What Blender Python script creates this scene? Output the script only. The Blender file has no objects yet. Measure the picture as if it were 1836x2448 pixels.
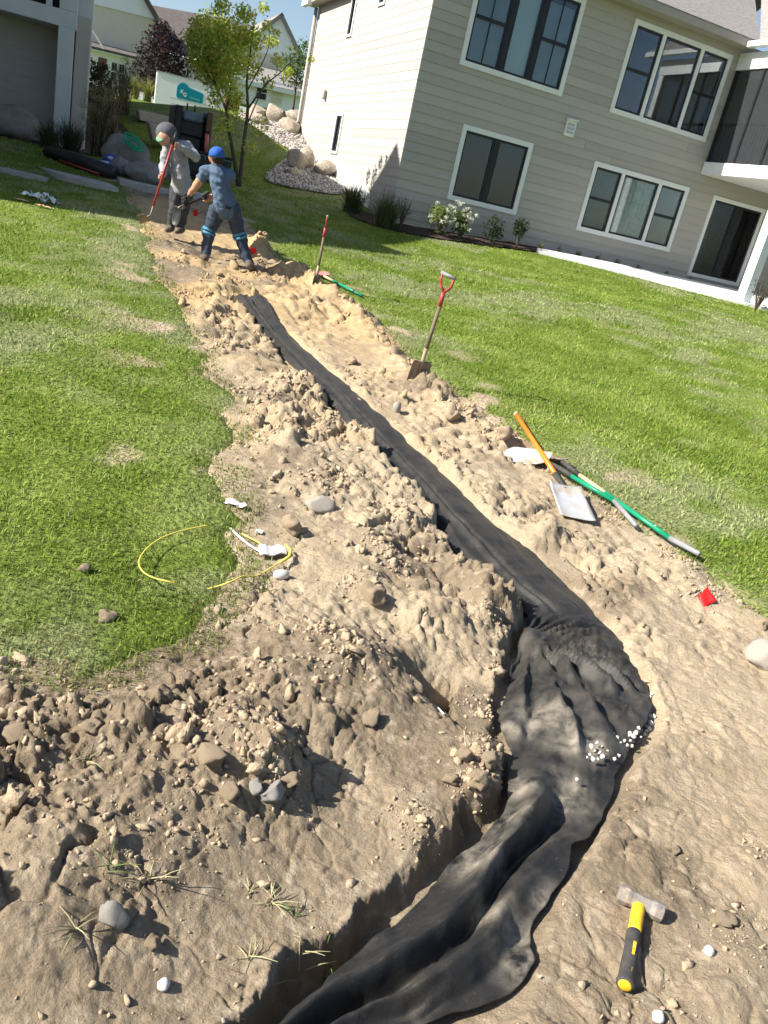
import bpy, bmesh, math, random
import numpy as np
from mathutils import Vector, Matrix, Euler, noise as mnoise

rnd = random.Random(7)
rng = np.random.default_rng(7)
SC = bpy.context.scene
COL = SC.collection

# ------------------------------------------------------------------ camera
EYE, PITCH, ROLL = 1.62, math.radians(21.1), math.radians(12.96)
FPX, PW, PH = 1905.0, 1836.0, 2448.0
cam_d = bpy.data.cameras.new('camera'); cam = bpy.data.objects.new('camera', cam_d); COL.objects.link(cam)
RC = Matrix.Rotation(math.pi / 2 - PITCH, 3, 'X') @ Matrix.Rotation(ROLL, 3, 'Z')
cam.matrix_world = Matrix.Translation((0, 0, EYE)) @ RC.to_4x4()
cam_d.sensor_fit = 'VERTICAL'; cam_d.sensor_height = 24.0; cam_d.lens = 24.0 * FPX / PH
cam_d.clip_start = 0.05; cam_d.clip_end = 2000
SC.camera = cam

# ------------------------------------------------------------------ axes of the place: houses, trench and sun
AZ = math.radians(25.9)
E1 = np.array([math.cos(AZ), math.sin(AZ), 0.0]); E2 = np.array([-math.sin(AZ), math.cos(AZ), 0.0])
SUN_EL, SUN_D = math.radians(37.0), math.radians(5.0)
us = -math.cos(SUN_D) * E1 + math.sin(SUN_D) * E2
SUN = np.array([us[0] * math.cos(SUN_EL), us[1] * math.cos(SUN_EL), math.sin(SUN_EL)])

# ------------------------------------------------------------------ world, sun, exposure
W = bpy.data.worlds.new('World'); SC.world = W; W.use_nodes = True
nt = W.node_tree; bg = nt.nodes['Background']
sky = nt.nodes.new('ShaderNodeTexSky'); sky.sky_type = 'NISHITA'; sky.sun_disc = False
sky.sun_elevation = SUN_EL; sky.sun_rotation = math.atan2(SUN[0], SUN[1]); sky.altitude = 200
sky.air_density = 1.0; sky.dust_density = 1.5; sky.ozone_density = 1.0
nt.links.new(sky.outputs[0], bg.inputs[0]); bg.inputs[1].default_value = 0.074
sl = bpy.data.lights.new('sun', 'SUN'); sl.energy = 5.0; sl.angle = math.radians(0.55); sl.color = (1.0, 0.94, 0.84)
so = bpy.data.objects.new('sun', sl); COL.objects.link(so)
so.rotation_euler = Vector(SUN).to_track_quat('Z', 'Y').to_euler(); so.location = (-20, -8, 20)
VS = SC.view_settings
VS.view_transform = 'Standard'; VS.look = 'None'; VS.gamma = 1.0; VS.use_curve_mapping = False; VS.exposure = 1.15
SC.cycles.use_denoising = True; SC.cycles.use_adaptive_sampling = True; SC.cycles.adaptive_threshold = .02
SC.cycles.max_bounces = 5; SC.cycles.diffuse_bounces = 3; SC.cycles.glossy_bounces = 3; SC.cycles.transparent_max_bounces = 8

# ------------------------------------------------------------------ helpers: photograph geometry
RCn = np.array(RC)
def ray(u, v):
    return RCn @ np.array([(u - PW / 2) / FPX, -(v - PH / 2) / FPX, -1.0])
def at_z(u, v, z):
    d = ray(u, v); t = (z - EYE) / d[2]; return np.array([0, 0, EYE]) + t * d
def at_d(u, v, D):
    d = ray(u, v); return np.array([0, 0, EYE]) + d * (D / math.hypot(d[0], d[1]))
def on_plane(u, v, P, n):
    d = ray(u, v); t = np.dot(np.array(P) - np.array([0, 0, EYE]), n) / np.dot(d, n); return np.array([0, 0, EYE]) + t * d
def fu(p): return (p[0] * 1.1067, p[1] * 1.1067)
def AB(a, b, z=0.0): return a * E1 + b * E2 + np.array([0, 0, z])

# ------------------------------------------------------------------ helpers: noise
def _h(ix, iy, seed):
    n = ix.astype(np.int32).view(np.uint32) * np.uint32(374761393) + iy.astype(np.int32).view(np.uint32) * np.uint32(668265263) + np.uint32((seed * 1274126177) & 0xFFFFFFFF)
    n = (n ^ (n >> np.uint32(13))) * np.uint32(1274126177)
    n = n ^ (n >> np.uint32(16))
    return (n & np.uint32(0xFFFFFF)).astype(np.float32) * np.float32(1 / 0x1000000)
def vnoise(x, y, seed=0):
    ix = np.floor(x); iy = np.floor(y); fx = x - ix; fy = y - iy
    fx = fx * fx * (3 - 2 * fx); fy = fy * fy * (3 - 2 * fy)
    a = _h(ix, iy, seed); b = _h(ix + 1, iy, seed); c = _h(ix, iy + 1, seed); d = _h(ix + 1, iy + 1, seed)
    return (a + (b - a) * fx) * (1 - fy) + (c + (d - c) * fx) * fy
def fbm(x, y, seed=0, oct=4):
    s = 0; a = .5; f = 1.0
    for i in range(oct):
        s = s + a * (vnoise(x * f + 17.3 * i, y * f - 9.1 * i, seed + i) * 2 - 1); a *= .5; f *= 2.07
    return s
def worley(x, y, seed=0):
    ix = np.floor(x); iy = np.floor(y); f1 = np.full(np.shape(x), 9.0); f2 = np.full(np.shape(x), 9.0); cid = np.zeros(np.shape(x)); ox = np.zeros(np.shape(x)); oy = np.zeros(np.shape(x))
    for dx in (-1, 0, 1):
        for dy in (-1, 0, 1):
            cx = ix + dx; cy = iy + dy
            px = cx + .1 + .8 * _h(cx, cy, seed); py = cy + .1 + .8 * _h(cx, cy, seed + 7)
            d = np.sqrt((x - px) ** 2 + (y - py) ** 2)
            nw = d < f1
            f2 = np.where(nw, f1, np.minimum(f2, d)); cid = np.where(nw, _h(cx, cy, seed + 13), cid); ox = np.where(nw, x - px, ox); oy = np.where(nw, y - py, oy); f1 = np.where(nw, d, f1)
    return f1, f2, cid, ox, oy
def sstep(a, b, x):
    t = np.clip((x - a) / (b - a), 0, 1); return t * t * (3 - 2 * t)

# ------------------------------------------------------------------ helpers: objects
WL = {}
def put(o, parent=None, label=None, cat=None, group=None, kind=None):
    COL.objects.link(o)
    if parent is not None:      # children are given in world coordinates
        o.parent = parent; o.matrix_parent_inverse = Matrix.Translation(-WL[parent.name])
    WL[o.name] = Vector(o.location)
    if label: o['label'] = label
    if cat: o['category'] = cat
    if group: o['group'] = group
    if kind: o['kind'] = kind
    return o
def empty(name, loc=(0, 0, 0), rotz=0.0, label=None, cat=None, group=None, kind=None):
    o = bpy.data.objects.new(name, None); o.empty_display_size = .1
    o.location = tuple(loc); o.rotation_euler = (0, 0, rotz)
    return put(o, None, label, cat, group, kind)
def fast_mesh(name, V, Fa, mats, smooth=False, mi=None):
    V = np.asarray(V, np.float32); me = bpy.data.meshes.new(name)
    Fa = np.asarray(Fa, np.int32); n, k = Fa.shape
    me.vertices.add(len(V)); me.vertices.foreach_set('co', V.ravel())
    me.loops.add(n * k); me.loops.foreach_set('vertex_index', Fa.ravel())
    me.polygons.add(n); me.polygons.foreach_set('loop_start', np.arange(0, n * k, k, dtype=np.int32))
    try: me.polygons.foreach_set('loop_total', np.full(n, k, np.int32))
    except Exception: pass
    if smooth: me.polygons.foreach_set('use_smooth', np.ones(n, bool))
    if mi is not None: me.polygons.foreach_set('material_index', np.asarray(mi, np.int32))
    me.update(calc_edges=True); me.validate()
    for m in (mats if isinstance(mats, (list, tuple)) else [mats]): me.materials.append(m)
    return me
class MB:
    """collects shapes for one mesh object"""
    def __init__(s): s.v = []; s.f = []
    def add(s, V, F):
        b = len(s.v); s.v += [tuple(map(float, q)) for q in V]; s.f += [tuple(i + b for i in f) for f in F]; return s
    def box(s, c, d, R=None):
        V = []
        for z in (-.5, .5):
            for y in (-.5, .5):
                for x in (-.5, .5):
                    p = Vector((x * d[0], y * d[1], z * d[2]))
                    if R is not None: p = R @ p
                    V.append((p.x + c[0], p.y + c[1], p.z + c[2]))
        return s.add(V, [(0, 2, 3, 1), (4, 5, 7, 6), (0, 1, 5, 4), (2, 6, 7, 3), (0, 4, 6, 2), (1, 3, 7, 5)])
    def tube(s, pts, rad, n=8, cap=True, flat=None):
        pts = [Vector(p) for p in pts]; m = len(pts)
        if not hasattr(rad, '__len__'): rad = [rad] * m
        V = []; F = []; up = None
        for i, p in enumerate(pts):
            t = (pts[min(i + 1, m - 1)] - pts[max(i - 1, 0)])
            if t.length < 1e-9: t = Vector((0, 0, 1))
            t.normalize()
            if up is None:
                up = Vector((0, 0, 1)) if abs(t.z) < .9 else Vector((1, 0, 0))
            x = up.cross(t)
            if x.length < 1e-6: x = Vector((1, 0, 0)).cross(t)
            x.normalize(); y = t.cross(x); up = y
            for k in range(n):
                a = 2 * math.pi * k / n; rx = rad[i]; ry = rad[i]
                if flat: ry = rad[i] * flat
                V.append(p + x * math.cos(a) * rx + y * math.sin(a) * ry)
        for i in range(m - 1):
            for k in range(n):
                F.append((i * n + k, i * n + (k + 1) % n, (i + 1) * n + (k + 1) % n, (i + 1) * n + k))
        if cap:
            F.append(tuple(range(n - 1, -1, -1))); F.append(tuple((m - 1) * n + k for k in range(n)))
        return s.add(V, F)
    def lathe(s, c, prof, n=16):
        V = []; F = []
        for (r, z) in prof:
            for k in range(n):
                a = 2 * math.pi * k / n; V.append((c[0] + r * math.cos(a), c[1] + r * math.sin(a), c[2] + z))
        m = len(prof)
        for i in range(m - 1):
            for k in range(n): F.append((i * n + k, i * n + (k + 1) % n, (i + 1) * n + (k + 1) % n, (i + 1) * n + k))
        F.append(tuple(range(n - 1, -1, -1))); F.append(tuple((m - 1) * n + k for k in range(n)))
        return s.add(V, F)
    def build(s, name, m, parent=None, smooth=False, bevel=0.0, label=None, cat=None, group=None, kind=None, loc=None):
        me = bpy.data.meshes.new(name)
        V = s.v
        if loc is not None: V = [(a - loc[0], b - loc[1], c - loc[2]) for a, b, c in V]
        me.from_pydata(V, [], s.f)
        if bevel > 0:
            bm = bmesh.new(); bm.from_mesh(me)
            bmesh.ops.bevel(bm, geom=[e for e in bm.edges], offset=bevel, segments=1, affect='EDGES', clamp_overlap=True)
            bm.to_mesh(me); bm.free()
        me.materials.append(m)
        if smooth:
            me.polygons.foreach_set('use_smooth', [True] * len(me.polygons))
        me.update()
        o = bpy.data.objects.new(name, me)
        if loc is not None: o.location = tuple(loc)
        return put(o, parent, label, cat, group, kind)
def obj(name, me, parent=None, loc=(0, 0, 0), rot=(0, 0, 0), scale=(1, 1, 1), **k):
    o = bpy.data.objects.new(name, me); o.location = tuple(loc); o.rotation_euler = rot; o.scale = scale
    return put(o, parent, **k)

# ------------------------------------------------------------------ materials
def _sock(n, *names):
    for a in names:
        if a in n.inputs: return n.inputs[a]
def pmat(name, c1, c2=None, scale=6.0, rough=.8, bump=0.0, bscale=None, metal=0.0, spec=.3, detail=5.0, lo=.35, hi=.65,
         c3=None, scale3=30.0, lo3=.5, hi3=.7, sheen=0.0, trans=0.0, stretch=None, rvar=0.0, coat=0.0):
    m = bpy.data.materials.new(name); m.use_nodes = True; t = m.node_tree; b = t.nodes['Principled BSDF']
    b.inputs['Roughness'].default_value = rough; b.inputs['Metallic'].default_value = metal
    _sock(b, 'Specular IOR Level', 'Specular').default_value = spec
    if coat: _sock(b, 'Coat Weight', 'Clearcoat').default_value = coat
    c1 = tuple(c1) + (1,); b.inputs['Base Color'].default_value = c1
    tc = t.nodes.new('ShaderNodeTexCoord'); src = tc.outputs['Object']
    if stretch:
        mp = t.nodes.new('ShaderNodeMapping'); mp.inputs['Scale'].default_value = stretch
        t.links.new(src, mp.inputs[0]); src = mp.outputs[0]
    def noise(sc, det=detail):
        n = t.nodes.new('ShaderNodeTexNoise'); n.inputs['Scale'].default_value = sc; n.inputs['Detail'].default_value = det
        n.inputs['Roughness'].default_value = .62; t.links.new(src, n.inputs['Vector']); return n
    def mix(f, a, bb):
        x = t.nodes.new('ShaderNodeMix'); x.data_type = 'RGBA'
        t.links.new(f, x.inputs[0])
        for s_, v in ((6, a), (7, bb)):
            if hasattr(v, 'links'): t.links.new(v, x.inputs[s_])
            else: x.inputs[s_].default_value = v
        return x.outputs[2]
    def ramp(f, a, bb):
        r = t.nodes.new('ShaderNodeMapRange'); r.inputs[1].default_value = a; r.inputs[2].default_value = bb
        t.links.new(f, r.inputs[0]); return r.outputs[0]
    col = None
    if c2 is not None:
        n = noise(scale); col = mix(ramp(n.outputs[0], lo, hi), c1, tuple(c2) + (1,))
        if rvar:
            r = t.nodes.new('ShaderNodeMapRange'); r.inputs[3].default_value = rough - rvar; r.inputs[4].default_value = rough + rvar
            t.links.new(n.outputs[0], r.inputs[0]); t.links.new(r.outputs[0], b.inputs['Roughness'])
        if c3 is not None:
            n3 = noise(scale3); col = mix(ramp(n3.outputs[0], lo3, hi3), col, tuple(c3) + (1,))
        t.links.new(col, b.inputs['Base Color'])
    if bump:
        n = noise(bscale or scale * 4, 6.0); bp = t.nodes.new('ShaderNodeBump'); bp.inputs['Strength'].default_value = 1.0
        bp.inputs['Distance'].default_value = bump; t.links.new(n.outputs[0], bp.inputs['Height']); t.links.new(bp.outputs[0], b.inputs['Normal'])
    if sheen and 'Sheen Weight' in b.inputs: b.inputs['Sheen Weight'].default_value = sheen
    if trans:
        out = t.nodes['Material Output']; tr = t.nodes.new('ShaderNodeBsdfTranslucent'); ms = t.nodes.new('ShaderNodeMixShader')
        ms.inputs[0].default_value = trans; tr.inputs[0].default_value = c1
        if col is not None: t.links.new(col, tr.inputs[0])
        t.links.new(b.outputs[0], ms.inputs[1]); t.links.new(tr.outputs[0], ms.inputs[2]); t.links.new(ms.outputs[0], out.inputs[0])
    return m
def attr_mat(name, rough=.8, trans=0.0, bump=0.0, bscale=80.0, mixc=None, spec=.2):
    """colour read from the per-piece colour attribute 'tint' (each blade, leaf or grain has its own colour)"""
    m = bpy.data.materials.new(name); m.use_nodes = True; t = m.node_tree; b = t.nodes['Principled BSDF']
    b.inputs['Roughness'].default_value = rough; _sock(b, 'Specular IOR Level', 'Specular').default_value = spec
    a = t.nodes.new('ShaderNodeAttribute'); a.attribute_name = 'tint'; t.links.new(a.outputs['Color'], b.inputs['Base Color'])
    if bump:
        tc = t.nodes.new('ShaderNodeTexCoord'); n = t.nodes.new('ShaderNodeTexNoise'); n.inputs['Scale'].default_value = bscale; n.inputs['Detail'].default_value = 6
        bp = t.nodes.new('ShaderNodeBump'); bp.inputs['Distance'].default_value = bump; bp.inputs['Strength'].default_value = 1
        t.links.new(tc.outputs['Object'], n.inputs['Vector']); t.links.new(n.outputs[0], bp.inputs['Height']); t.links.new(bp.outputs[0], b.inputs['Normal'])
    if trans:
        out = t.nodes['Material Output']; tr = t.nodes.new('ShaderNodeBsdfTranslucent'); ms = t.nodes.new('ShaderNodeMixShader')
        ms.inputs[0].default_value = trans; t.links.new(a.outputs['Color'], tr.inputs[0])
        t.links.new(b.outputs[0], ms.inputs[1]); t.links.new(tr.outputs[0], ms.inputs[2]); t.links.new(ms.outputs[0], out.inputs[0])
    return m
def set_tint(me, rgb):
    a = me.color_attributes.new('tint', 'FLOAT_COLOR', 'POINT')
    rgba = np.ones((len(rgb), 4), np.float32); rgba[:, :3] = rgb
    a.data.foreach_set('color', rgba.ravel())
def glass_mat(name, tint=(.02, .025, .03), rough=.03, alpha=.86):
    m = bpy.data.materials.new(name); m.use_nodes = True; t = m.node_tree; out = t.nodes['Material Output']
    t.nodes.remove(t.nodes['Principled BSDF'])
    gl = t.nodes.new('ShaderNodeBsdfGlossy'); gl.inputs['Roughness'].default_value = rough; gl.inputs[0].default_value = (.9, .95, 1, 1)
    tr = t.nodes.new('ShaderNodeBsdfTransparent'); tr.inputs[0].default_value = (alpha, alpha * 1.02, alpha * 1.03, 1)
    fr = t.nodes.new('ShaderNodeFresnel'); fr.inputs[0].default_value = 1.5
    ms = t.nodes.new('ShaderNodeMixShader'); t.links.new(fr.outputs[0], ms.inputs[0]); t.links.new(tr.outputs[0], ms.inputs[1]); t.links.new(gl.outputs[0], ms.inputs[2])
    t.links.new(ms.outputs[0], out.inputs[0]); return m

M = {}
M['siding'] = pmat('siding_greige', (.395, .365, .335), (.42, .39, .36), 3.0, .75, bump=.0015, bscale=14, stretch=(1, 1, 14))
for i_, k_ in ((1, .93), (2, 1.06)): M['siding%d' % i_] = pmat('siding_greige_%s' % 'ab'[i_ - 1], (.395 * k_, .365 * k_, .335 * k_), (.42 * k_, .39 * k_, .36 * k_), 3.0, .75, bump=.0015, bscale=14, stretch=(1, 1, 14))
M['siding_l'] = pmat('siding_taupe', (.40, .385, .37), (.43, .41, .39), 3.0, .75, bump=.0015, bscale=14, stretch=(1, 1, 14))
M['trim'] = pmat('white_trim', (.76, .77, .77), (.70, .71, .71), 4.0, .55)
M['post'] = pmat('pale_post', (.62, .66, .68), (.56, .60, .62), 2.5, .6)
M['sash'] = pmat('black_sash', (.012, .014, .018), (.02, .022, .026), 8.0, .4)
M['glass'] = glass_mat('window_glass')
M['blind'] = pmat('cellular_blind', (.62, .70, .74), (.55, .64, .69), 2.0, .9, bump=.002, bscale=60)
M['blind_b'] = pmat('grey_shade', (.20, .25, .29), (.16, .20, .24), 2.0, .9)
M['curtain'] = pmat('pale_teal_curtain', (.66, .78, .74), (.38, .52, .48), 9.0, .9, c3=(.60, .60, .42), scale3=24, lo3=.55, hi3=.75)
M['dark'] = pmat('dark_room', (.018, .018, .018), (.03, .028, .025), 1.5, .9)
M['dim'] = pmat('dim_room', (.10, .085, .06), (.07, .06, .045), 1.2, .9)
M['roof'] = pmat('grey_shingle', (.30, .28, .27), (.20, .19, .185), 7.0, .9, bump=.02, bscale=5, stretch=(1, 1, 6))
M['roof_d'] = pmat('dark_shingle', (.085, .075, .075), (.14, .12, .115), 3.0, .9, bump=.02, bscale=4, stretch=(1, 1, 5))
M['gutter'] = pmat('taupe_gutter', (.33, .30, .27), (.36, .33, .29), 5, .5)
M['concrete'] = pmat('concrete', (.74, .73, .71), (.66, .65, .63), 5.0, .85, bump=.003, bscale=60)
M['slab'] = pmat('flagstone', (.40, .38, .36), (.30, .285, .27), 4.0, .85, bump=.004, bscale=40)
M['screen'] = None
M['mulch'] = pmat('mulch', (.035, .024, .018), (.075, .05, .035), 22, .95, bump=.03, bscale=40)
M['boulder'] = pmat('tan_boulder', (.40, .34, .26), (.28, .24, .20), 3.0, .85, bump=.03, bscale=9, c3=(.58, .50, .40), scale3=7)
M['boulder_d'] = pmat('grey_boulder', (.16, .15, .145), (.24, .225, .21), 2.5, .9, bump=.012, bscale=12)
M['stone'] = pmat('pale_field_stone', (.33, .295, .25), (.25, .22, .185), 26, .8, bump=.002, bscale=90, c3=(.45, .42, .38), scale3=60)
M['clod'] = pmat('dry_clod', (.41, .325, .225), (.32, .245, .165), 18, .95, bump=.006, bscale=70, c3=(.46, .36, .24), scale3=60)
M['white'] = pmat('white_limestone', (.66, .64, .60), (.50, .48, .44), 60, .8, bump=.001, bscale=200)
M['paper'] = pmat('white_paper', (.70, .71, .72), (.62, .63, .65), 20, .6)
M['steel'] = pmat('worn_aluminium', (.50, .51, .53), (.40, .40, .40), 9, .45, metal=.2, bump=.001, bscale=60, c3=(.40, .34, .26), scale3=8, lo3=.48, hi3=.62)
M['iron'] = pmat('dirty_steel', (.17, .14, .115), (.30, .23, .165), 14, .65, metal=.3, bump=.002, bscale=60, c3=(.36, .27, .18), scale3=9, lo3=.5, hi3=.62)
M['hammerhead'] = pmat('scuffed_iron', (.22, .20, .19), (.34, .30, .27), 45, .6, metal=.45, bump=.0015, bscale=160, c3=(.42, .34, .25), scale3=30, lo3=.52, hi3=.66)
M['yellow'] = pmat('yellow_fibreglass', (.78, .50, .02), (.66, .41, .03), 40, .42, c3=(.50, .38, .2), scale3=70, lo3=.62, hi3=.72)
M['rubber'] = pmat('black_rubber', (.035, .035, .037), (.065, .06, .055), 50, .7, c3=(.16, .13, .10), scale3=40, lo3=.6, hi3=.78)
M['orange'] = pmat('orange_fibreglass', (.85, .20, .02), (.75, .17, .02), 20, .3)
M['orange_pale'] = pmat('worn_pale_orange', (.85, .55, .35), (.80, .45, .22), 20, .5)
M['green_h'] = pmat('green_handle', (.005, .26, .13), (.01, .20, .11), 14, .35, c3=(.6, .58, .5), scale3=30, lo3=.64, hi3=.68)
M['grey_grip'] = pmat('grey_grip', (.20, .205, .215), (.28, .28, .285), 20, .5)
M['wood_old'] = pmat('weathered_handle', (.20, .145, .10), (.11, .085, .065), 12, .75, stretch=(6, 6, 1))
M['red'] = pmat('red_paint', (.36, .045, .045), (.28, .04, .04), 16, .4, c3=(.2, .12, .08), scale3=30, lo3=.62, hi3=.7)
M['red_worn'] = pmat('faded_red', (.55, .10, .10), (.60, .25, .22), 16, .5)
M['flag'] = pmat('red_flag', (.72, .03, .025), (.60, .025, .03), 14, .45, trans=.35)
M['wire'] = pmat('steel_wire', (.30, .28, .26), rough=.5, metal=.6)
M['cord'] = pmat('yellow_cord', (.72, .62, .12), (.62, .50, .08), 80, .55)
M['wood_end'] = pmat('cut_wood', (.58, .44, .28), (.45, .32, .19), 25, .7)
M['straw'] = pmat('dry_straw', (.46, .40, .24), (.34, .33, .16), 12, .8, trans=.2)
M['sprig'] = pmat('green_sprig', (.10, .17, .04), (.17, .22, .07), 12, .6, trans=.3)
M['black'] = pmat('black_metal', (.012, .012, .014), (.025, .025, .028), 8, .45)
M['tyre'] = pmat('track_rubber', (.012, .012, .012), (.03, .028, .026), 12, .8, bump=.01, bscale=20)
M['steelblue'] = pmat('grey_blue_cowl', (.16, .20, .26), (.12, .15, .20), 6, .45)
M['trailer'] = pmat('trailer_white', (.88, .89, .92), (.84, .85, .89), 2, .4)
M['teal'] = pmat('teal_vinyl', (.0, .26, .36), (.0, .24, .34), 5, .4)
M['teal_l'] = pmat('pale_teal_vinyl', (.30, .60, .68), rough=.4)
M['white_v'] = pmat('white_vinyl', (.82, .83, .84), rough=.4)
M['grey_v'] = pmat('grey_vinyl', (.42, .44, .48), rough=.5)
M['bark'] = pmat('grey_bark', (.13, .105, .085), (.075, .06, .05), 16, .9, bump=.01, bscale=30, stretch=(3, 3, 1))
M['leaf'] = attr_mat('leaf', .55, trans=.45)
M['grass'] = attr_mat('grass_blade', .6, trans=.35)
M['far_white'] = pmat('far_white_siding', (.80, .82, .86), (.76, .78, .82), 1.5, .7, bump=.004, bscale=9, stretch=(1, 1, 10))
M['far_beige'] = pmat('far_beige_siding', (.62, .57, .48), (.58, .53, .45), 1.5, .75, bump=.004, bscale=9, stretch=(1, 1, 10))
M['brown_door'] = pmat('brown_door', (.16, .085, .05), (.12, .06, .035), 4, .5)
M['skin'] = pmat('skin', (.46, .26, .18), (.40, .21, .14), 20, .55)
M['sweat'] = pmat('grey_sweatshirt', (.30, .31, .335), (.23, .24, .26), 18, .9, bump=.008, bscale=16)
M['hood'] = pmat('dark_grey_hood', (.10, .10, .115), (.07, .07, .08), 30, .9, bump=.004, bscale=24)
M['pants_b'] = pmat('black_work_pants', (.035, .035, .04), (.06, .06, .065), 14, .8, bump=.008, bscale=14)
M['tee'] = pmat('slate_tee', (.085, .13, .20), (.065, .10, .16), 10, .9, bump=.007, bscale=13)
M['jeans'] = pmat('navy_work_pants', (.026, .038, .062), (.045, .06, .09), 14, .85, bump=.008, bscale=14)
M['boot'] = pmat('dusty_boot', (.07, .06, .05), (.16, .13, .10), 20, .85, bump=.004, bscale=40)
M['cap'] = pmat('blue_cap', (.02, .10, .42), (.02, .08, .34), 14, .8)
M['hair'] = pmat('dark_hair', (.02, .015, .012), rough=.7)
M['knee'] = pmat('light_blue_strap', (.07, .24, .38), (.05, .18, .30), 14, .7)
M['glove'] = pmat('black_glove', (.025, .025, .027), (.05, .05, .05), 20, .7)
M['visor'] = pmat('mint_visor', (.13, .28, .19), (.10, .22, .15), 14, .7)
M['blue_bag'] = pmat('blue_plastic', (.03, .08, .32), (.02, .05, .22), 8, .35)
M['white_bag'] = pmat('white_plastic', (.62, .68, .76), (.45, .52, .62), 10, .35)
M['hose'] = pmat('green_hose', (.01, .30, .14), (.01, .24, .11), 20, .4)
M['clear'] = pmat('cloudy_plastic', (.72, .80, .86), (.55, .64, .70), 26, .15)
M['label'] = pmat('orange_wrapper', (.62, .34, .16), (.72, .50, .34), 14, .5)

def screen_mat():
    m = bpy.data.materials.new('insect_screen'); m.use_nodes = True; t = m.node_tree; out = t.nodes['Material Output']; b = t.nodes['Principled BSDF']
    b.inputs['Base Color'].default_value = (.02, .024, .03, 1); b.inputs['Roughness'].default_value = .8
    tr = t.nodes.new('ShaderNodeBsdfTransparent'); ms = t.nodes.new('ShaderNodeMixShader'); ms.inputs[0].default_value = .42
    t.links.new(b.outputs[0], ms.inputs[1]); t.links.new(tr.outputs[0], ms.inputs[2]); t.links.new(ms.outputs[0], out.inputs[0]); return m
M['screen'] = screen_mat()

def dirt_mat():
    m = bpy.data.materials.new('clay_soil'); m.use_nodes = True; t = m.node_tree; b = t.nodes['Principled BSDF']
    b.inputs['Roughness'].default_value = .95; _sock(b, 'Specular IOR Level', 'Specular').default_value = .12
    tc = t.nodes.new('ShaderNodeTexCoord'); src = tc.outputs['Object']
    def noise(sc, det=6, ro=.65):
        n = t.nodes.new('ShaderNodeTexNoise'); n.inputs['Scale'].default_value = sc; n.inputs['Detail'].default_value = det; n.inputs['Roughness'].default_value = ro
        t.links.new(src, n.inputs['Vector']); return n.outputs[0]
    def rng_(f, a, bb, c=0, d=1):
        r = t.nodes.new('ShaderNodeMapRange'); r.inputs[1].default_value = a; r.inputs[2].default_value = bb; r.inputs[3].default_value = c; r.inputs[4].default_value = d
        t.links.new(f, r.inputs[0]); return r.outputs[0]
    def mix(f, a, bb):
        x = t.nodes.new('ShaderNodeMix'); x.data_type = 'RGBA'; t.links.new(f, x.inputs[0])
        for s_, v in ((6, a), (7, bb)):
            if hasattr(v, 'links'): t.links.new(v, x.inputs[s_])
            else: x.inputs[s_].default_value = tuple(v) + (1,)
        return x.outputs[2]
    at = t.nodes.new('ShaderNodeAttribute'); at.attribute_name = 'tint'   # R = yellow subsoil, G = damp patches, painted foreground dimness, darker far end
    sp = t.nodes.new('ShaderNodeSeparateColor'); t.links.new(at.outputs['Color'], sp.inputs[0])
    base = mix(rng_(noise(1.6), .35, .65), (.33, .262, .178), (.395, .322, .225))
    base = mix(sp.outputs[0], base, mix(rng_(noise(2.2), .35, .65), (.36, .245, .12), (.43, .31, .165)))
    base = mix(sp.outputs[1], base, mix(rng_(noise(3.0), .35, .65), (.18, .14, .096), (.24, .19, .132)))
    base = mix(rng_(noise(14), .52, .72), base, (.43, .355, .26))
    base = mix(rng_(noise(55, 4), .56, .74), base, (.24, .175, .115))
    t.links.new(base, b.inputs['Base Color'])
    bp = t.nodes.new('ShaderNodeBump'); bp.inputs['Distance'].default_value = .012; bp.inputs['Strength'].default_value = .9
    t.links.new(noise(75, 8, .7), bp.inputs['Height'])
    b2 = t.nodes.new('ShaderNodeBump'); b2.inputs['Distance'].default_value = .02; b2.inputs['Strength'].default_value = .6
    t.links.new(noise(22, 6, .7), b2.inputs['Height']); t.links.new(bp.outputs[0], b2.inputs['Normal'])
    t.links.new(b2.outputs[0], b.inputs['Normal']); return m
M['dirt'] = dirt_mat()
def lawn_mat():
    m = bpy.data.materials.new('lawn_turf'); m.use_nodes = True; t = m.node_tree; b = t.nodes['Principled BSDF']
    b.inputs['Roughness'].default_value = .9; _sock(b, 'Specular IOR Level', 'Specular').default_value = .1
    tc = t.nodes.new('ShaderNodeTexCoord')
    at = t.nodes.new('ShaderNodeAttribute'); at.attribute_name = 'tint'
    n = t.nodes.new('ShaderNodeTexNoise'); n.inputs['Scale'].default_value = 30; n.inputs['Detail'].default_value = 7; t.links.new(tc.outputs['Object'], n.inputs['Vector'])
    r = t.nodes.new('ShaderNodeMapRange'); r.inputs[1].default_value = .3; r.inputs[2].default_value = .7; r.inputs[3].default_value = .65; r.inputs[4].default_value = 1.25
    t.links.new(n.outputs[0], r.inputs[0])
    x = t.nodes.new('ShaderNodeVectorMath'); x.operation = 'SCALE'; t.links.new(at.outputs['Color'], x.inputs[0]); t.links.new(r.outputs[0], x.inputs['Scale'])
    t.links.new(x.outputs[0], b.inputs['Base Color'])
    bp = t.nodes.new('ShaderNodeBump'); bp.inputs['Distance'].default_value = .03; t.links.new(n.outputs[0], bp.inputs['Height']); t.links.new(bp.outputs[0], b.inputs['Normal'])
    return m
M['lawn'] = lawn_mat()
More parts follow.
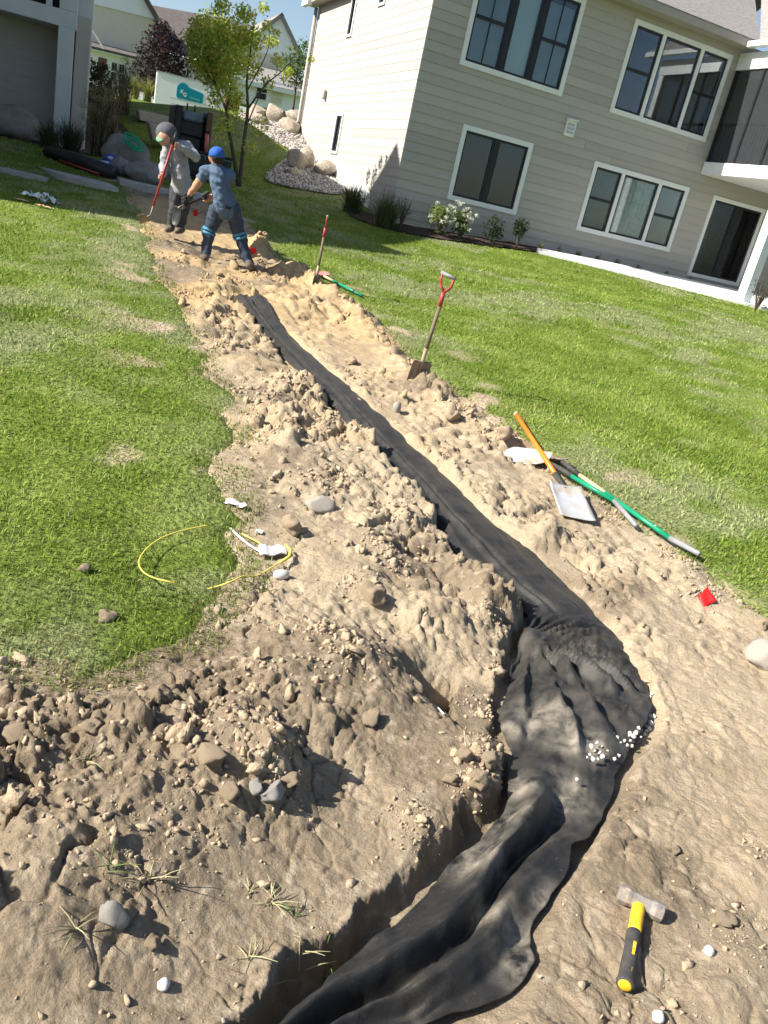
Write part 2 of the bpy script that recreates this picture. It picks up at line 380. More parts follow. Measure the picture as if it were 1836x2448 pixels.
def fabric_mat():
    m = bpy.data.materials.new('black_geotextile'); m.use_nodes = True; t = m.node_tree; b = t.nodes['Principled BSDF']
    b.inputs['Roughness'].default_value = .52; _sock(b, 'Specular IOR Level', 'Specular').default_value = .36
    if 'Sheen Weight' in b.inputs: b.inputs['Sheen Weight'].default_value = .03; b.inputs['Sheen Roughness'].default_value = .5
    tc = t.nodes.new('ShaderNodeTexCoord')
    def noise(sc, det=6, ro=.65):
        n = t.nodes.new('ShaderNodeTexNoise'); n.inputs['Scale'].default_value = sc; n.inputs['Detail'].default_value = det; n.inputs['Roughness'].default_value = ro
        t.links.new(tc.outputs['Object'], n.inputs['Vector']); return n.outputs[0]
    at = t.nodes.new('ShaderNodeAttribute'); at.attribute_name = 'tint'  # R = soil smeared on by hand and boot
    sp = t.nodes.new('ShaderNodeSeparateColor'); t.links.new(at.outputs['Color'], sp.inputs[0])
    mm = t.nodes.new('ShaderNodeMath'); mm.operation = 'MULTIPLY'; t.links.new(sp.outputs[0], mm.inputs[0])
    r = t.nodes.new('ShaderNodeMapRange'); r.inputs[1].default_value = .36; r.inputs[2].default_value = .64; t.links.new(noise(9, 8, .7), r.inputs[0]); t.links.new(r.outputs[0], mm.inputs[1])
    x = t.nodes.new('ShaderNodeMix'); x.data_type = 'RGBA'; x.inputs[6].default_value = (.0075, .0078, .0085, 1); x.inputs[7].default_value = (.25, .22, .175, 1)
    t.links.new(mm.outputs[0], x.inputs[0])
    y = t.nodes.new('ShaderNodeMix'); y.data_type = 'RGBA'; y.inputs[7].default_value = (.09, .085, .075, 1); t.links.new(x.outputs[2], y.inputs[6])
    r2 = t.nodes.new('ShaderNodeMapRange'); r2.inputs[1].default_value = .62; r2.inputs[2].default_value = .78; t.links.new(noise(60, 5, .7), r2.inputs[0]); t.links.new(r2.outputs[0], y.inputs[0])
    t.links.new(y.outputs[2], b.inputs['Base Color'])
    bp = t.nodes.new('ShaderNodeBump'); bp.inputs['Distance'].default_value = .004; bp.inputs['Strength'].default_value = .5; t.links.new(noise(190, 4, .7), bp.inputs['Height']); t.links.new(bp.outputs[0], b.inputs['Normal'])
    return m
M['fabric'] = fabric_mat()

# ------------------------------------------------------------------ terrain: the lie of the land
CORN = at_d(955, 400, 20.0); CORN[2] = 0.0         # corner of the large house
A0, B0 = float(CORN @ E1), float(CORN @ E2)
cp = [(-3, 0, 0), (0, 0, 0), (3, 0, 0), (-3, -6, -.2), (3, -6, -.2), (0, 2, 0), (1, 1.6, 0), (-1.2, 2.2, .02), (2, 4, .04), (.8, 3.2, 0), (-8, -3, 0), (8, -3, .1)]
for u, v, z in [(1380, 1190, .06), (1000, 895, .16), (760, 660, .36), (1670, 1325, .03), (590, 730, .22), (0, 1000, .03), (0, 700, .14), (200, 600, .30),
                (0, 430, .55), (345, 540, .45), (990, 612, .62), (1836, 1000, .30), (1500, 800, .55), (560, 1010, .06)]:
    cp.append(tuple(at_z(u, v, z)))
for u, v, D in [(500, 630, 11.2), (425, 552, 12.5), (200, 440, 16.5), (400, 470, 15.2), (570, 445, 21.5), (440, 411, 20), (430, 262, 36), (300, 240, 34),
                (100, 352, 22.5), (510, 268, 36), (620, 285, 33)]:
    cp.append(tuple(at_d(u, v, D)))
for a, b, z in [(0, -.4, 1.04), (4.2, -.6, 1.18), (8, -.6, 1.17), (12, -.6, 1.18), (20, -.6, 1.2), (4.4, -1.5, 1.10), (6.5, -2.6, 1.06), (8.5, -3.8, 1.02), (12, -5, .95), (20, -6, .95),
                (-.4, 1.8, 1.28), (-.4, 4.2, 1.72), (-.4, 7, 2.25), (-.4, 9.2, 3.0), (-.4, 14, 3.6), (5, 8, 2), (12, 14, 3)]:
    P = AB(A0 + a, B0 + b); cp.append((P[0], P[1], z))
cp += [(-10, 18, 1.1), (-14, 14, .8), (-16, 26, 2.0), (-20, 36, 3.3), (-20, 6, .3), (-10, 3, .1), (10, 6, .55), (16, 8, .8), (24, 14, 1.1), (20, 0, .4), (35, 30, 2),
       (-13, 44, 3.35), (-16, 50, 3.4), (-5, 45, 3.6), (8, 50, 3.7), (30, 60, 3.8), (-40, 55, 3.5), (0, 75, 4), (-30, 80, 4), (-30, 20, 1.0), (-30, 0, 0)]
cp = np.array(cp, float)
def _phi(r2): return .5 * r2 * np.log(r2 + 1e-9)
_n = len(cp); _d2 = ((cp[:, None, :2] - cp[None, :, :2]) ** 2).sum(-1)
_A = np.zeros((_n + 3, _n + 3)); _A[:_n, :_n] = _phi(_d2) + np.eye(_n) * 2.0; _A[:_n, _n] = 1; _A[:_n, _n + 1:] = cp[:, :2]; _A[_n, :_n] = 1; _A[_n + 1:, :_n] = cp[:, :2].T
_w = np.linalg.solve(_A, np.concatenate([cp[:, 2], [0, 0, 0]]))
def zb(x, y):
    x = np.asarray(x, float); y = np.asarray(y, float)
    far = np.clip((np.hypot(x, y) - 55) / 30, 0, 1)
    s = 55.0 / np.maximum(np.hypot(x, y), 55.0)
    xx = np.where(y > 0, x * np.maximum(s, .65), x * s); yy = y * np.maximum(s, .65)
    out = np.full(x.shape, _w[_n]) + _w[_n + 1] * xx + _w[_n + 2] * yy
    for i in range(_n): out = out + _w[i] * _phi((xx - cp[i, 0]) ** 2 + (yy - cp[i, 1]) ** 2)
    return np.clip(out, -1.0, 4.3)
def march(u, v, f, t0=.6, t1=90.0):
    d = ray(u, v); ts = t0 * (t1 / t0) ** np.linspace(0, 1, 700)
    for _ in range(3):
        P = ts[:, None] * d[None, :]; g = EYE + P[:, 2] - f(P[:, 0], P[:, 1])
        k = np.argmax(g < 0)
        if not (g < 0).any(): k = len(ts) - 1
        ts = np.linspace(ts[max(k - 1, 0)], ts[k], 40)
    t = ts[-1]; return np.array([0, 0, EYE]) + d * t
def gpb(p): return march(p[0], p[1], zb)

# outline of the dug strip, left edge far to near then right edge near to far
left_px = [(262, 398), (275, 430), (300, 470), (318, 540), (372, 640), (432, 740), (446, 800), (505, 880), (518, 955), (480, 985), (488, 1080), (497, 1140), (478, 1235), (420, 1365), (300, 1395), (200, 1425), (120, 1405), (0, 1385)]
right_px = [(1659, 1318), (1560, 1262), (1500, 1200), (1330, 1092), (1240, 1040), (1160, 962), (1060, 900), (990, 848), (900, 780), (850, 720), (770, 650), (655, 590), (592, 548), (560, 500), (500, 470), (450, 432)]
poly = [gpb(fu(p))[:2] for p in left_px] + [np.array((-3.2, 2.2)), np.array((-7, 2.0)), np.array((-7, -6)), np.array((8, -6)), np.array((8, 3.0)), np.array((3.4, 3.4))] + [gpb(fu(p))[:2] for p in right_px]
poly = np.array(poly)
def sdf(x, y):
    """signed distance to the dug strip, positive inside"""
    x = np.asarray(x, float); y = np.asarray(y, float)
    best = np.full(x.shape, 1e9); ins = np.zeros(x.shape, bool); n = len(poly)
    for i in range(n):
        ax, ay = poly[i]; bx, by = poly[(i + 1) % n]; dx, dy = bx - ax, by - ay; L = dx * dx + dy * dy + 1e-12
        t = np.clip(((x - ax) * dx + (y - ay) * dy) / L, 0, 1)
        best = np.minimum(best, (x - ax - t * dx) ** 2 + (y - ay - t * dy) ** 2)
        c = (ay > y) != (by > y)
        ins ^= c & (x < dx * (y - ay) / (dy if dy != 0 else 1e-12) + ax)
    return np.where(ins, 1, -1) * np.sqrt(best)

# the strip of fabric: left and right edges, drop of each edge below the old ground
fab_rows = [((513, 640), (574, 650), .00, .02), ((560, 702), (615, 712), -.04, -.02), ((640, 794), (692, 784), -.05, -.03), ((700, 852), (777, 855), -.05, -.03),
            ((790, 948), (872, 945), -.06, -.03), ((880, 1050), (967, 1030), -.06, -.03), ((935, 1115), (1052, 1115), -.07, -.03), ((1012, 1218), (1157, 1196), -.08, -.04),
            ((1078, 1278), (1247, 1286), -.08, -.04), ((1138, 1328), (1312, 1352), -.07, -.04), ((1118, 1405), (1367, 1432), -.10, -.05), ((1092, 1490), (1413, 1520), -.08, -.03),
            ((1082, 1560), (1376, 1592), -.06, -.03), ((1096, 1645), (1336, 1690), -.05, -.04), ((1086, 1745), (1282, 1792), -.05, -.04), ((1000, 1850), (1216, 1860), -.07, -.03),
            ((900, 1940), (1167, 1985), -.06, -.03), ((800, 2042), (1147, 2080), -.08, -.02), ((705, 2125), (1062, 2165), -.10, -.03), ((620, 2205), (905, 2215), -.12, -.05), ((540, 2290), (760, 2310), -.13, -.07), ((470, 2370), (620, 2400), -.14, -.10)]
FL = []; FR = []
for l, r, zl, zr in fab_rows:
    p = gpb(fu(l)); FL.append(at_z(*fu(l), p[2] + zl)); p = gpb(fu(r)); FR.append(at_z(*fu(r), p[2] + zr))
def spline(pts, n):
    pts = np.array(pts); m = len(pts); t = np.linspace(0, m - 1, n); i = np.clip(t.astype(int), 0, m - 2); f = (t - i)[:, None]
    p0 = pts[np.clip(i - 1, 0, m - 1)]; p1 = pts[i]; p2 = pts[i + 1]; p3 = pts[np.clip(i + 2, 0, m - 1)]
    return .5 * ((2 * p1) + (-p0 + p2) * f + (2 * p0 - 5 * p1 + 4 * p2 - p3) * f ** 2 + (-p0 + 3 * p1 - 3 * p2 + p3) * f ** 3)
FN = 420
FLs = spline(FL, FN); FRs = spline(FR, FN); FC = (FLs + FRs) / 2; FH = np.linalg.norm((FRs - FLs)[:, :2], axis=1) / 2
FTAN = np.gradient(FC[:, :2], axis=0); FTAN /= np.linalg.norm(FTAN, axis=1)[:, None]
def trench(x, y):
    """lateral distance from the fabric (positive to the right walking towards the camera's left hand), half width, height"""
    best = np.full(x.shape, 1e9); idx = np.zeros(x.shape, int)
    for i in range(0, FN, 14):
        d = (x - FC[i, 0]) ** 2 + (y - FC[i, 1]) ** 2; k = d < best; best = np.where(k, d, best); idx = np.where(k, i, idx)
    i0 = idx
    for o in range(-14, 15):
        i = np.clip(i0 + o, 0, FN - 1); d = (x - FC[i, 0]) ** 2 + (y - FC[i, 1]) ** 2; k = d < best; best = np.where(k, d, best); idx = np.where(k, i, idx)
    c = FC[idx]; t = FTAN[idx]; side = t[..., 0] * (y - c[..., 1]) - t[..., 1] * (x - c[..., 0])
    return np.sqrt(best), np.sign(side), FH[idx], c[..., 2] + .5 * np.clip(np.sign(side) * np.sqrt(best) / FH[idx], -1.2, 1.2) * (FRs - FLs)[idx, 2], idx / FN

# heaps and hollows of spoil, at (photograph position, radius m, height m)
blobs = [((300, 1690), .35, .08), ((120, 1800), .4, .06), ((520, 1640), .16, .11), ((440, 1600), .2, .08), ((590, 1680), .10, .08), ((700, 1560), .12, .06), ((820, 1530), .1, .05), ((80, 1560), .4, .05), ((560, 1480), .22, .08), ((760, 1440), .2, .10), ((660, 1380), .25, .08),
         ((810, 1270), .22, .10), ((820, 1180), .25, .12), ((880, 1110), .15, .08), ((720, 1060), .3, .09), ((640, 980), .3, .12), ((740, 930), .25, .12), ((600, 880), .3, .10), ((520, 780), .4, .10), ((660, 830), .25, .10), ((470, 660), .45, .12), ((560, 720), .3, .06),
         ((950, 1330), .14, .10), ((1060, 1300), .12, .10), ((980, 1650), .12, .04), ((1040, 1610), .10, .05), ((1040, 1700), .07, .04), ((900, 1745), .10, .04),
         ((1010, 1470), .12, -.30), ((1060, 1540), .10, -.14), ((950, 1430), .12, -.08), ((860, 1250), .10, -.06), ((900, 1180), .1, -.10), ((960, 1240), .10, -.08),
         ((1205, 1198), .11, -.36), ((1250, 1215), .09, -.16), ((1180, 1160), .12, .12), ((1390, 1440), .08, .04), ((1310, 1270), .16, .05), ((1480, 1230), .10, .07), ((1530, 1275), .12, .06),
         ((1000, 890), .24, .13), ((1085, 940), .22, .12), ((900, 830), .25, .06), ((870, 770), .22, .10), ((800, 700), .3, .14), ((720, 640), .3, .16), ((650, 600), .3, .20), ((590, 545), .3, .32), ((560, 580), .35, .14), ((470, 620), .3, .10), ((640, 660), .3, .06), ((540, 500), .3, .16),
         ((380, 555), .4, .05), ((460, 540), .4, -.14), ((420, 510), .4, -.06), ((350, 490), .3, .07), ((690, 740), .3, .03), ((760, 790), .14, -.06), ((845, 960), .2, .06), ((940, 1000), .2, .05), ((1100, 1060), .2, .05),
         ((700, 1880), .45, -.04), ((820, 1980), .12, .03), ((620, 2050), .1, .02), ((300, 2080), .4, -.03), ((60, 1960), .2, .08), ((1500, 1900), .6, -.01), ((1640, 1880), .12, .03), ((1620, 2060), .10, .03), ((1560, 2130), .10, .03)]
BL = [(gpb(fu(p))[:2], r, h) for p, r, h in blobs]
BL.append((np.array((-1.22, 1.02)), .24, .66)); BL.append((np.array((-1.75, 1.0)), .5, .40))     # unseen heaps added beside the frame to cast the lower-left shadow
# ground trodden smooth
smooth = [((1500, 1750), .75), ((1450, 2000), .6), ((1600, 1500), .45), ((1420, 1320), .22), ((1250, 1120), .22), ((750, 1860), .28), ((620, 1990), .32), ((330, 2120), .34), ((90, 2120), .25), ((880, 1580), .14), ((480, 1900), .16), ((560, 1130), .4), ((470, 830), .4), ((620, 1010), .25), ((1100, 1020), .25), ((760, 760), .4), ((360, 590), .6), ((1640, 2150), .3), ((700, 1250), .2), ((350, 450), .9)]
SM = [(gpb(fu(p))[:2], r) for p, r in smooth]
RIDGE = np.array([gpb(fu(p))[:2] for p in right_px[1:14]])
def ridge_d(x, y):
    best = np.full(np.shape(x), 1e9)
    for (ax, ay), (bx, by) in zip(RIDGE[:-1], RIDGE[1:]):
        dx, dy = bx - ax, by - ay; t = np.clip(((x - ax) * dx + (y - ay) * dy) / (dx * dx + dy * dy), 0, 1); best = np.minimum(best, (x - ax - t * dx) ** 2 + (y - ay - t * dy) ** 2)
    return np.sqrt(best)
def ridge_k(x, y): return np.exp(-((ridge_d(x, y) - .22) / .17) ** 2) * sstep(5.6, 7.2, y)
def rough_at(x, y):
    q = np.ones(np.shape(x))
    for p, r in SM: q = q * (1 - .88 * np.exp(-((x - p[0]) ** 2 + (y - p[1]) ** 2) / (r * r)))
    return np.clip(q * (.85 + .9 * fbm(x * .9 + 3, y * .9, 41, 3)) + .7 * ridge_k(x, y), .17, 1.25)
def dirt_z(x, y, full=True):
    x = np.asarray(x, float); y = np.asarray(y, float)
    base = zb(x, y); s = sdf(x, y) + .16 * fbm(x * 2.3, y * 2.3, 5, 4) + .05 * fbm(x * 11, y * 11, 8, 3)
    wob = .06 * fbm(x * 3.1, y * 3.1, 71, 3)
    h = np.zeros(x.shape)
    for p, r, hh in BL:
        d2 = ((x - p[0]) ** 2 + (y - p[1]) ** 2) * (1 + 6 * wob); h = h + hh * np.exp(-d2 / (r * r))
    r = rough_at(x, y); h = h + .10 * ridge_k(x, y) * (.5 + vnoise(x * 2.1, y * 2.1, 87))
    wx = .35 * fbm(x * 5, y * 5, 3, 3); wy = .35 * fbm(x * 5, y * 5, 4, 3)
    def lumps(sc, seed, dens):
        f1, f2, c, ox, oy = worley(x * sc + wx, y * sc + wy, seed)
        return np.sqrt(np.clip(1 - (f1 / .62) ** 2, 0, 1)) * np.clip((c - (1 - dens)) / dens, 0, 1), f2 - f1
    l1, g1 = lumps(3.1, 21, .6); l2, g2 = lumps(6.7, 22, .6); l3, g3_ = lumps(14.0, 23, .65); l4, g4 = lumps(30.0, 24, .6)
    def clods(sc, seed):
        f1, f2, c, ox, oy = worley(x * sc + wx * 1.6, y * sc + wy * 1.6, seed); t1 = (c * 7.31) % 1 - .5; t2 = (c * 13.7) % 1 - .5
        return (c - .4) + 1.5 * (t1 * ox + t2 * oy) - .85 * (1 - sstep(.0, .16, f2 - f1)) + .25 * (1 - f1)
    q1, q2 = clods(5.2, 25), clods(11.5, 26)
    m4 = sstep(.02, .30, fbm(x * 2.3 - 4, y * 2.3 + 7, 68, 3) + .25 * (r - .5)); m5 = sstep(-.05, .28, fbm(x * 3.3 + 14, y * 3.3 - 2, 69, 3) + .25 * (r - .5))
    m2 = sstep(-.25, .25, fbm(x * 1.9, y * 1.9, 62, 3)); m3 = sstep(-.2, .3, fbm(x * 2.7 + 9, y * 2.7, 63, 3))
    n = .075 * fbm(x * 1.7, y * 1.7, 11, 4) + (.050 * l1 * m2 + .048 * l2 * m2 + .034 * l3 * m3 + .014 * l4) * (1 + .15 * sstep(6, 10, y)) + (.058 * q1 * m4 + .030 * q2 * m5) * (1 - .35 * sstep(7, 11, y)) + .030 * fbm(x * 7, y * 7, 64, 4) + .030 * (.22 - np.abs(fbm(x * 9.5, y * 9.5, 66, 4))) + .017 * (.25 - np.abs(fbm(x * 26, y * 26, 67, 4))) * 2 - .045
    fine = .008 * fbm(x * 19, y * 19, 51, 4)
    crack = -.007 * (1 - sstep(0, .05, g1)) * (r < .4) * m3
    z = base + h * .8 + n * np.clip(r * 1.15, 0, 1.3) + fine + crack - .012
    # trench cut for the fabric
    d, side, hw, fz, tt = trench(x, y)
    e = d - hw + (.055 + .02 * sstep(3, 5, y)) * fbm(x * 9, y * 9, 81, 5) * sstep(-.02, .06, d - hw)
    rt = np.clip(side * d / hw, -1, 1)
    wall = np.where(side > 0, .05, .035 + .035 * vnoise(x * 3, y * 3, 85) + .03 * sstep(3.2, 5, y))
    off = np.where(side > 0, -.012, .004); cut = sstep(off, off + wall, e)
    z = np.where(e < .20, (fz - .055 + .03 * np.maximum(rt, 0)) * (1 - cut) + np.maximum(z, fz - .01) * cut, z)
    edge = sstep(.0, .38, s + .12 * fbm(x * 5, y * 5, 83, 3))
    out = base - .004 - .05 * sstep(.05, -.08, s)
    return out * (1 - edge) + z * edge
def ground(x, y):
    x = np.asarray(x, float); y = np.asarray(y, float)
    s = sdf(x, y) + .16 * fbm(x * 2.3, y * 2.3, 5, 4) + .05 * fbm(x * 11, y * 11, 8, 3)
    return np.where(s > .02, dirt_z(x, y), zb(x, y) + .0)
def gp(u, v): return march(u, v, ground)
def gd(u, v): return gp(u * 1.1067, v * 1.1067)
def gz(x, y): return float(ground(np.array([x]), np.array([y]))[0])

def axis(fine0, fine1, step, lo, hi, gr=1.09):
    a = list(np.arange(fine0, fine1, step)); s = step; x = a[-1]
    while x < hi: s *= gr; x += s; a.append(x)
    s = step; x = fine0; b = []
    while x > lo: s *= gr; x -= s; b.append(x)
    return np.array(b[::-1] + a)
def grid_faces(nx, ny):
    i = np.arange((ny - 1) * nx).reshape(ny - 1, nx)[:, :-1].ravel()
    return np.stack([i, i + 1, i + nx + 1, i + nx], 1)
def lawn_tint(x, y):
    n1 = fbm(x * .55, y * .55, 91, 4); n2 = fbm(x * 3.1, y * 3.1, 95, 3); b = -x * E2[1] * 0 + (x * E1[0] + y * E1[1])
    dry = sstep(-.02, .42, n1 * .8 + n2 * .45) * (np.hypot(x, y) < 32)
    sd = sdf(x, y); dry = np.clip(dry + .75 * np.exp(-np.abs(sd) / .28) * (.4 + n2), 0, 1)
    stripe = .5 + .5 * np.sin((x * .55 + y * .84) * 2 * math.pi / 1.9)
    g = np.array((.17, .245, .034)); yv = np.array((.25, .325, .062)); dr = np.array((.31, .34, .165))
    k = sstep(.3, .7, .45 + .5 * n2 + .22 * (stripe - .5))
    c = g[None] * (1 - k[:, None]) + yv[None] * k[:, None]
    return c * (1 - .8 * dry[:, None]) + dr[None] * .8 * dry[:, None]

def bare_at(x, y, s):
    """where the turf is worn to bare soil: patches near the dig and a ragged margin"""
    n = fbm(x * 4.3, y * 4.3, 337, 4)
    return np.maximum(sstep(.29, .45, fbm(x * 1.7, y * 1.7, 333, 4)) * sstep(1.1, .1, -s), sstep(-.06, .12, s + .36 * n - .13))
# the lawn: one sheet out to the horizon
xs = axis(-6.5, 6.5, .07, -260, 260); ys = axis(1.2, 19, .07, -120, 420)
X, Y = np.meshgrid(xs, ys); X = X.ravel(); Y = Y.ravel()
sd = sdf(X, Y) + .16 * fbm(X * 2.3, Y * 2.3, 5, 4) + .05 * fbm(X * 11, Y * 11, 8, 3)
Z = zb(X, Y) + .012 * fbm(X * 4, Y * 4, 77, 3) * (np.hypot(X, Y) < 40) - .045 * sstep(-.04, .06, sd) - .8 * sstep(.12, .3, sd)
me = fast_mesh('lawn', np.stack([X, Y, Z], 1), grid_faces(len(xs), len(ys)), M['lawn'], True)
bare = bare_at(X, Y, sd)[:, None]
set_tint(me, lawn_tint(X, Y) * .62 * (1 - bare) + np.array((.36, .285, .20)) * bare)

obj('lawn', me, label='mown green lawn on both sides of the dug strip', kind='structure')

# the dug strip of soil, finer towards where it is seen large
rr = .6 * (19.0 / .6) ** np.linspace(0, 1, 1120); th = np.linspace(math.radians(-46), math.radians(54), 560)
RR, TH = np.meshgrid(rr, th); X = (RR * np.sin(TH)).ravel(); Y = (RR * np.cos(TH)).ravel()
sdv = sdf(X, Y); kk = sdv > -.65; Z = np.zeros(X.shape); Z[kk] = dirt_z(X[kk], Y[kk])
F_ = grid_faces(len(rr), len(th)); keep = (sdv[F_] > -.62).any(1); F_ = F_[keep]
us_, inv = np.unique(F_, return_inverse=True)
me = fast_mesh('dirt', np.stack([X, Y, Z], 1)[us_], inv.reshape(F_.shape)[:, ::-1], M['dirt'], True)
x_, y_ = X[us_], Y[us_]
yel = sstep(5.5, 9.5, y_ + 1.2 * fbm(x_ * .8, y_ * .8, 101, 3)) * .85 + .25 * sstep(.1, .4, fbm(x_ * 1.1, y_ * 1.1, 105, 4))
damp_dim = sstep(.0, .26, fbm(x_ * 1.6, y_ * 1.6, 103, 5)) * .9 + sstep(3.2, 1.5, y_ + .5 * x_ + .5 * fbm(x_ * 2, y_ * 2, 107, 3)) * .75  # damp patches by noise, plus painted dimness of the less lit foreground
damp_dim = np.clip(damp_dim + .8 * sstep(14.2, 15.6, y_), 0, 1)  # soil colour also darker towards the far end
set_tint(me, np.stack([np.clip(yel, 0, 1), damp_dim, 0 * damp_dim], 1))
ZG = Z.reshape(len(th), len(rr)); SG = sdv.reshape(ZG.shape) + (.16 * fbm(X * 2.3, Y * 2.3, 5, 4) + .05 * fbm(X * 11, Y * 11, 8, 3)).reshape(ZG.shape)
def ground(x, y):
    """height of the finished ground, read from the dirt mesh's own grid"""
    x = np.asarray(x, float); y = np.asarray(y, float); r = np.hypot(x, y); a = np.arctan2(x, y)
    fi = np.clip((a - th[0]) / (th[1] - th[0]), 0, len(th) - 1.001); fj = np.clip(np.log(np.maximum(r, 1e-6) / rr[0]) / math.log(rr[1] / rr[0]), 0, len(rr) - 1.001)
    i = fi.astype(int); j = fj.astype(int); u = fi - i; v = fj - j
    f = lambda G_: G_[i, j] * (1 - u) * (1 - v) + G_[i + 1, j] * u * (1 - v) + G_[i, j + 1] * (1 - u) * v + G_[i + 1, j + 1] * u * v
    return np.where((f(SG) > -.1) & (r < rr[-1]), f(ZG), zb(x, y))
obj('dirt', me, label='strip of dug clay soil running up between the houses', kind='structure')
# ------------------------------------------------------------------ houses
class Wall:
    """a wall: s runs along it, d stands out of it, z is height"""
    def __init__(s, O, e, n): s.O = np.array(O, float); s.e = np.array(e, float); s.n = np.array(n, float)
    def p(s, a, z, d=0.0): q = s.O + a * s.e + d * s.n; return (q[0], q[1], z)
    def box(s, mb, s0, s1, z0, z1, d0, d1):
        V = [s.p(a, z, d) for z in (z0, z1) for d in (d0, d1) for a in (s0, s1)]
        return mb.add(V, [(0, 2, 3, 1), (4, 5, 7, 6), (0, 1, 5, 4), (2, 6, 7, 3), (0, 4, 6, 2), (1, 3, 7, 5)])
    def prism(s, mb, pts, d0, d1):
        n = len(pts); V = [s.p(a, z, d0) for a, z in pts] + [s.p(a, z, d1) for a, z in pts]
        return mb.add(V, [tuple(range(n)), tuple(range(2 * n - 1, n - 1, -1))] + [(i, i + n, (i + 1) % n + n, (i + 1) % n) for i in range(n)])
    def px(s, u, v, d=0.0):
        q = on_plane(u, v, s.O + d * s.n, s.n); return float((q - s.O) @ s.e), float(q[2])
def fix_normals(o):
    bm = bmesh.new(); bm.from_mesh(o.data); bmesh.ops.recalc_face_normals(bm, faces=bm.faces); bm.to_mesh(o.data); bm.free(); return o
def boards(parent, w, s0, s1, z0, z1, ex, holes, m, proud=.022, floor=None):
    n = int(math.ceil((z1 - z0) / ex))
    for i in range(n):
        za = z0 + i * ex; zt = min(za + ex + .025, z1 + .02)
        jt = s0 + (s1 - s0) * (.15 + .7 * _h(np.array([float(i)]), np.array([s1]), 5)[0])
        def piece(a, b, lo, hi):
            if b - a < .02 or hi - lo < .012: return
            if a + .3 < jt < b - .3 and hi - lo > ex * .8:      # butt joint
                bar(a, jt - .003, lo, hi); bar(jt + .003, b, lo, hi)
            else: bar(a, b, lo, hi)
        def bar(a, b, lo, hi):
            mm = M[rnd.choice(['siding', 'siding', 'siding1', 'siding2'])] if m is M['siding'] else m
            da = proud - (proud - .006) * (lo - za) / ex; db = proud - (proud - .006) * (hi - za) / ex
            mb = MB(); V = [w.p(a, lo, -.01), w.p(b, lo, -.01), w.p(a, lo, da), w.p(b, lo, da), w.p(a, hi, -.01), w.p(b, hi, -.01), w.p(a, hi, db), w.p(b, hi, db)]
            mb.add(V, [(0, 2, 3, 1), (4, 5, 7, 6), (0, 1, 5, 4), (2, 6, 7, 3), (0, 4, 6, 2), (1, 3, 7, 5)])
            fix_normals(mb.build('siding_board', mm, parent, loc=w.p((a + b) / 2, lo, 0)))
        cuts = sorted([h for h in holes if h[2] < zt - .03 and h[3] > za], key=lambda h: h[0])
        a = s0
        for h in cuts:
            piece(a, h[0], za, zt)
            if h[2] > za: piece(h[0], h[1], za, min(h[2], zt))
            if h[3] < zt: piece(h[0], h[1], max(h[3], za), zt)
            a = max(a, h[1])
        piece(a, s1, za, zt)
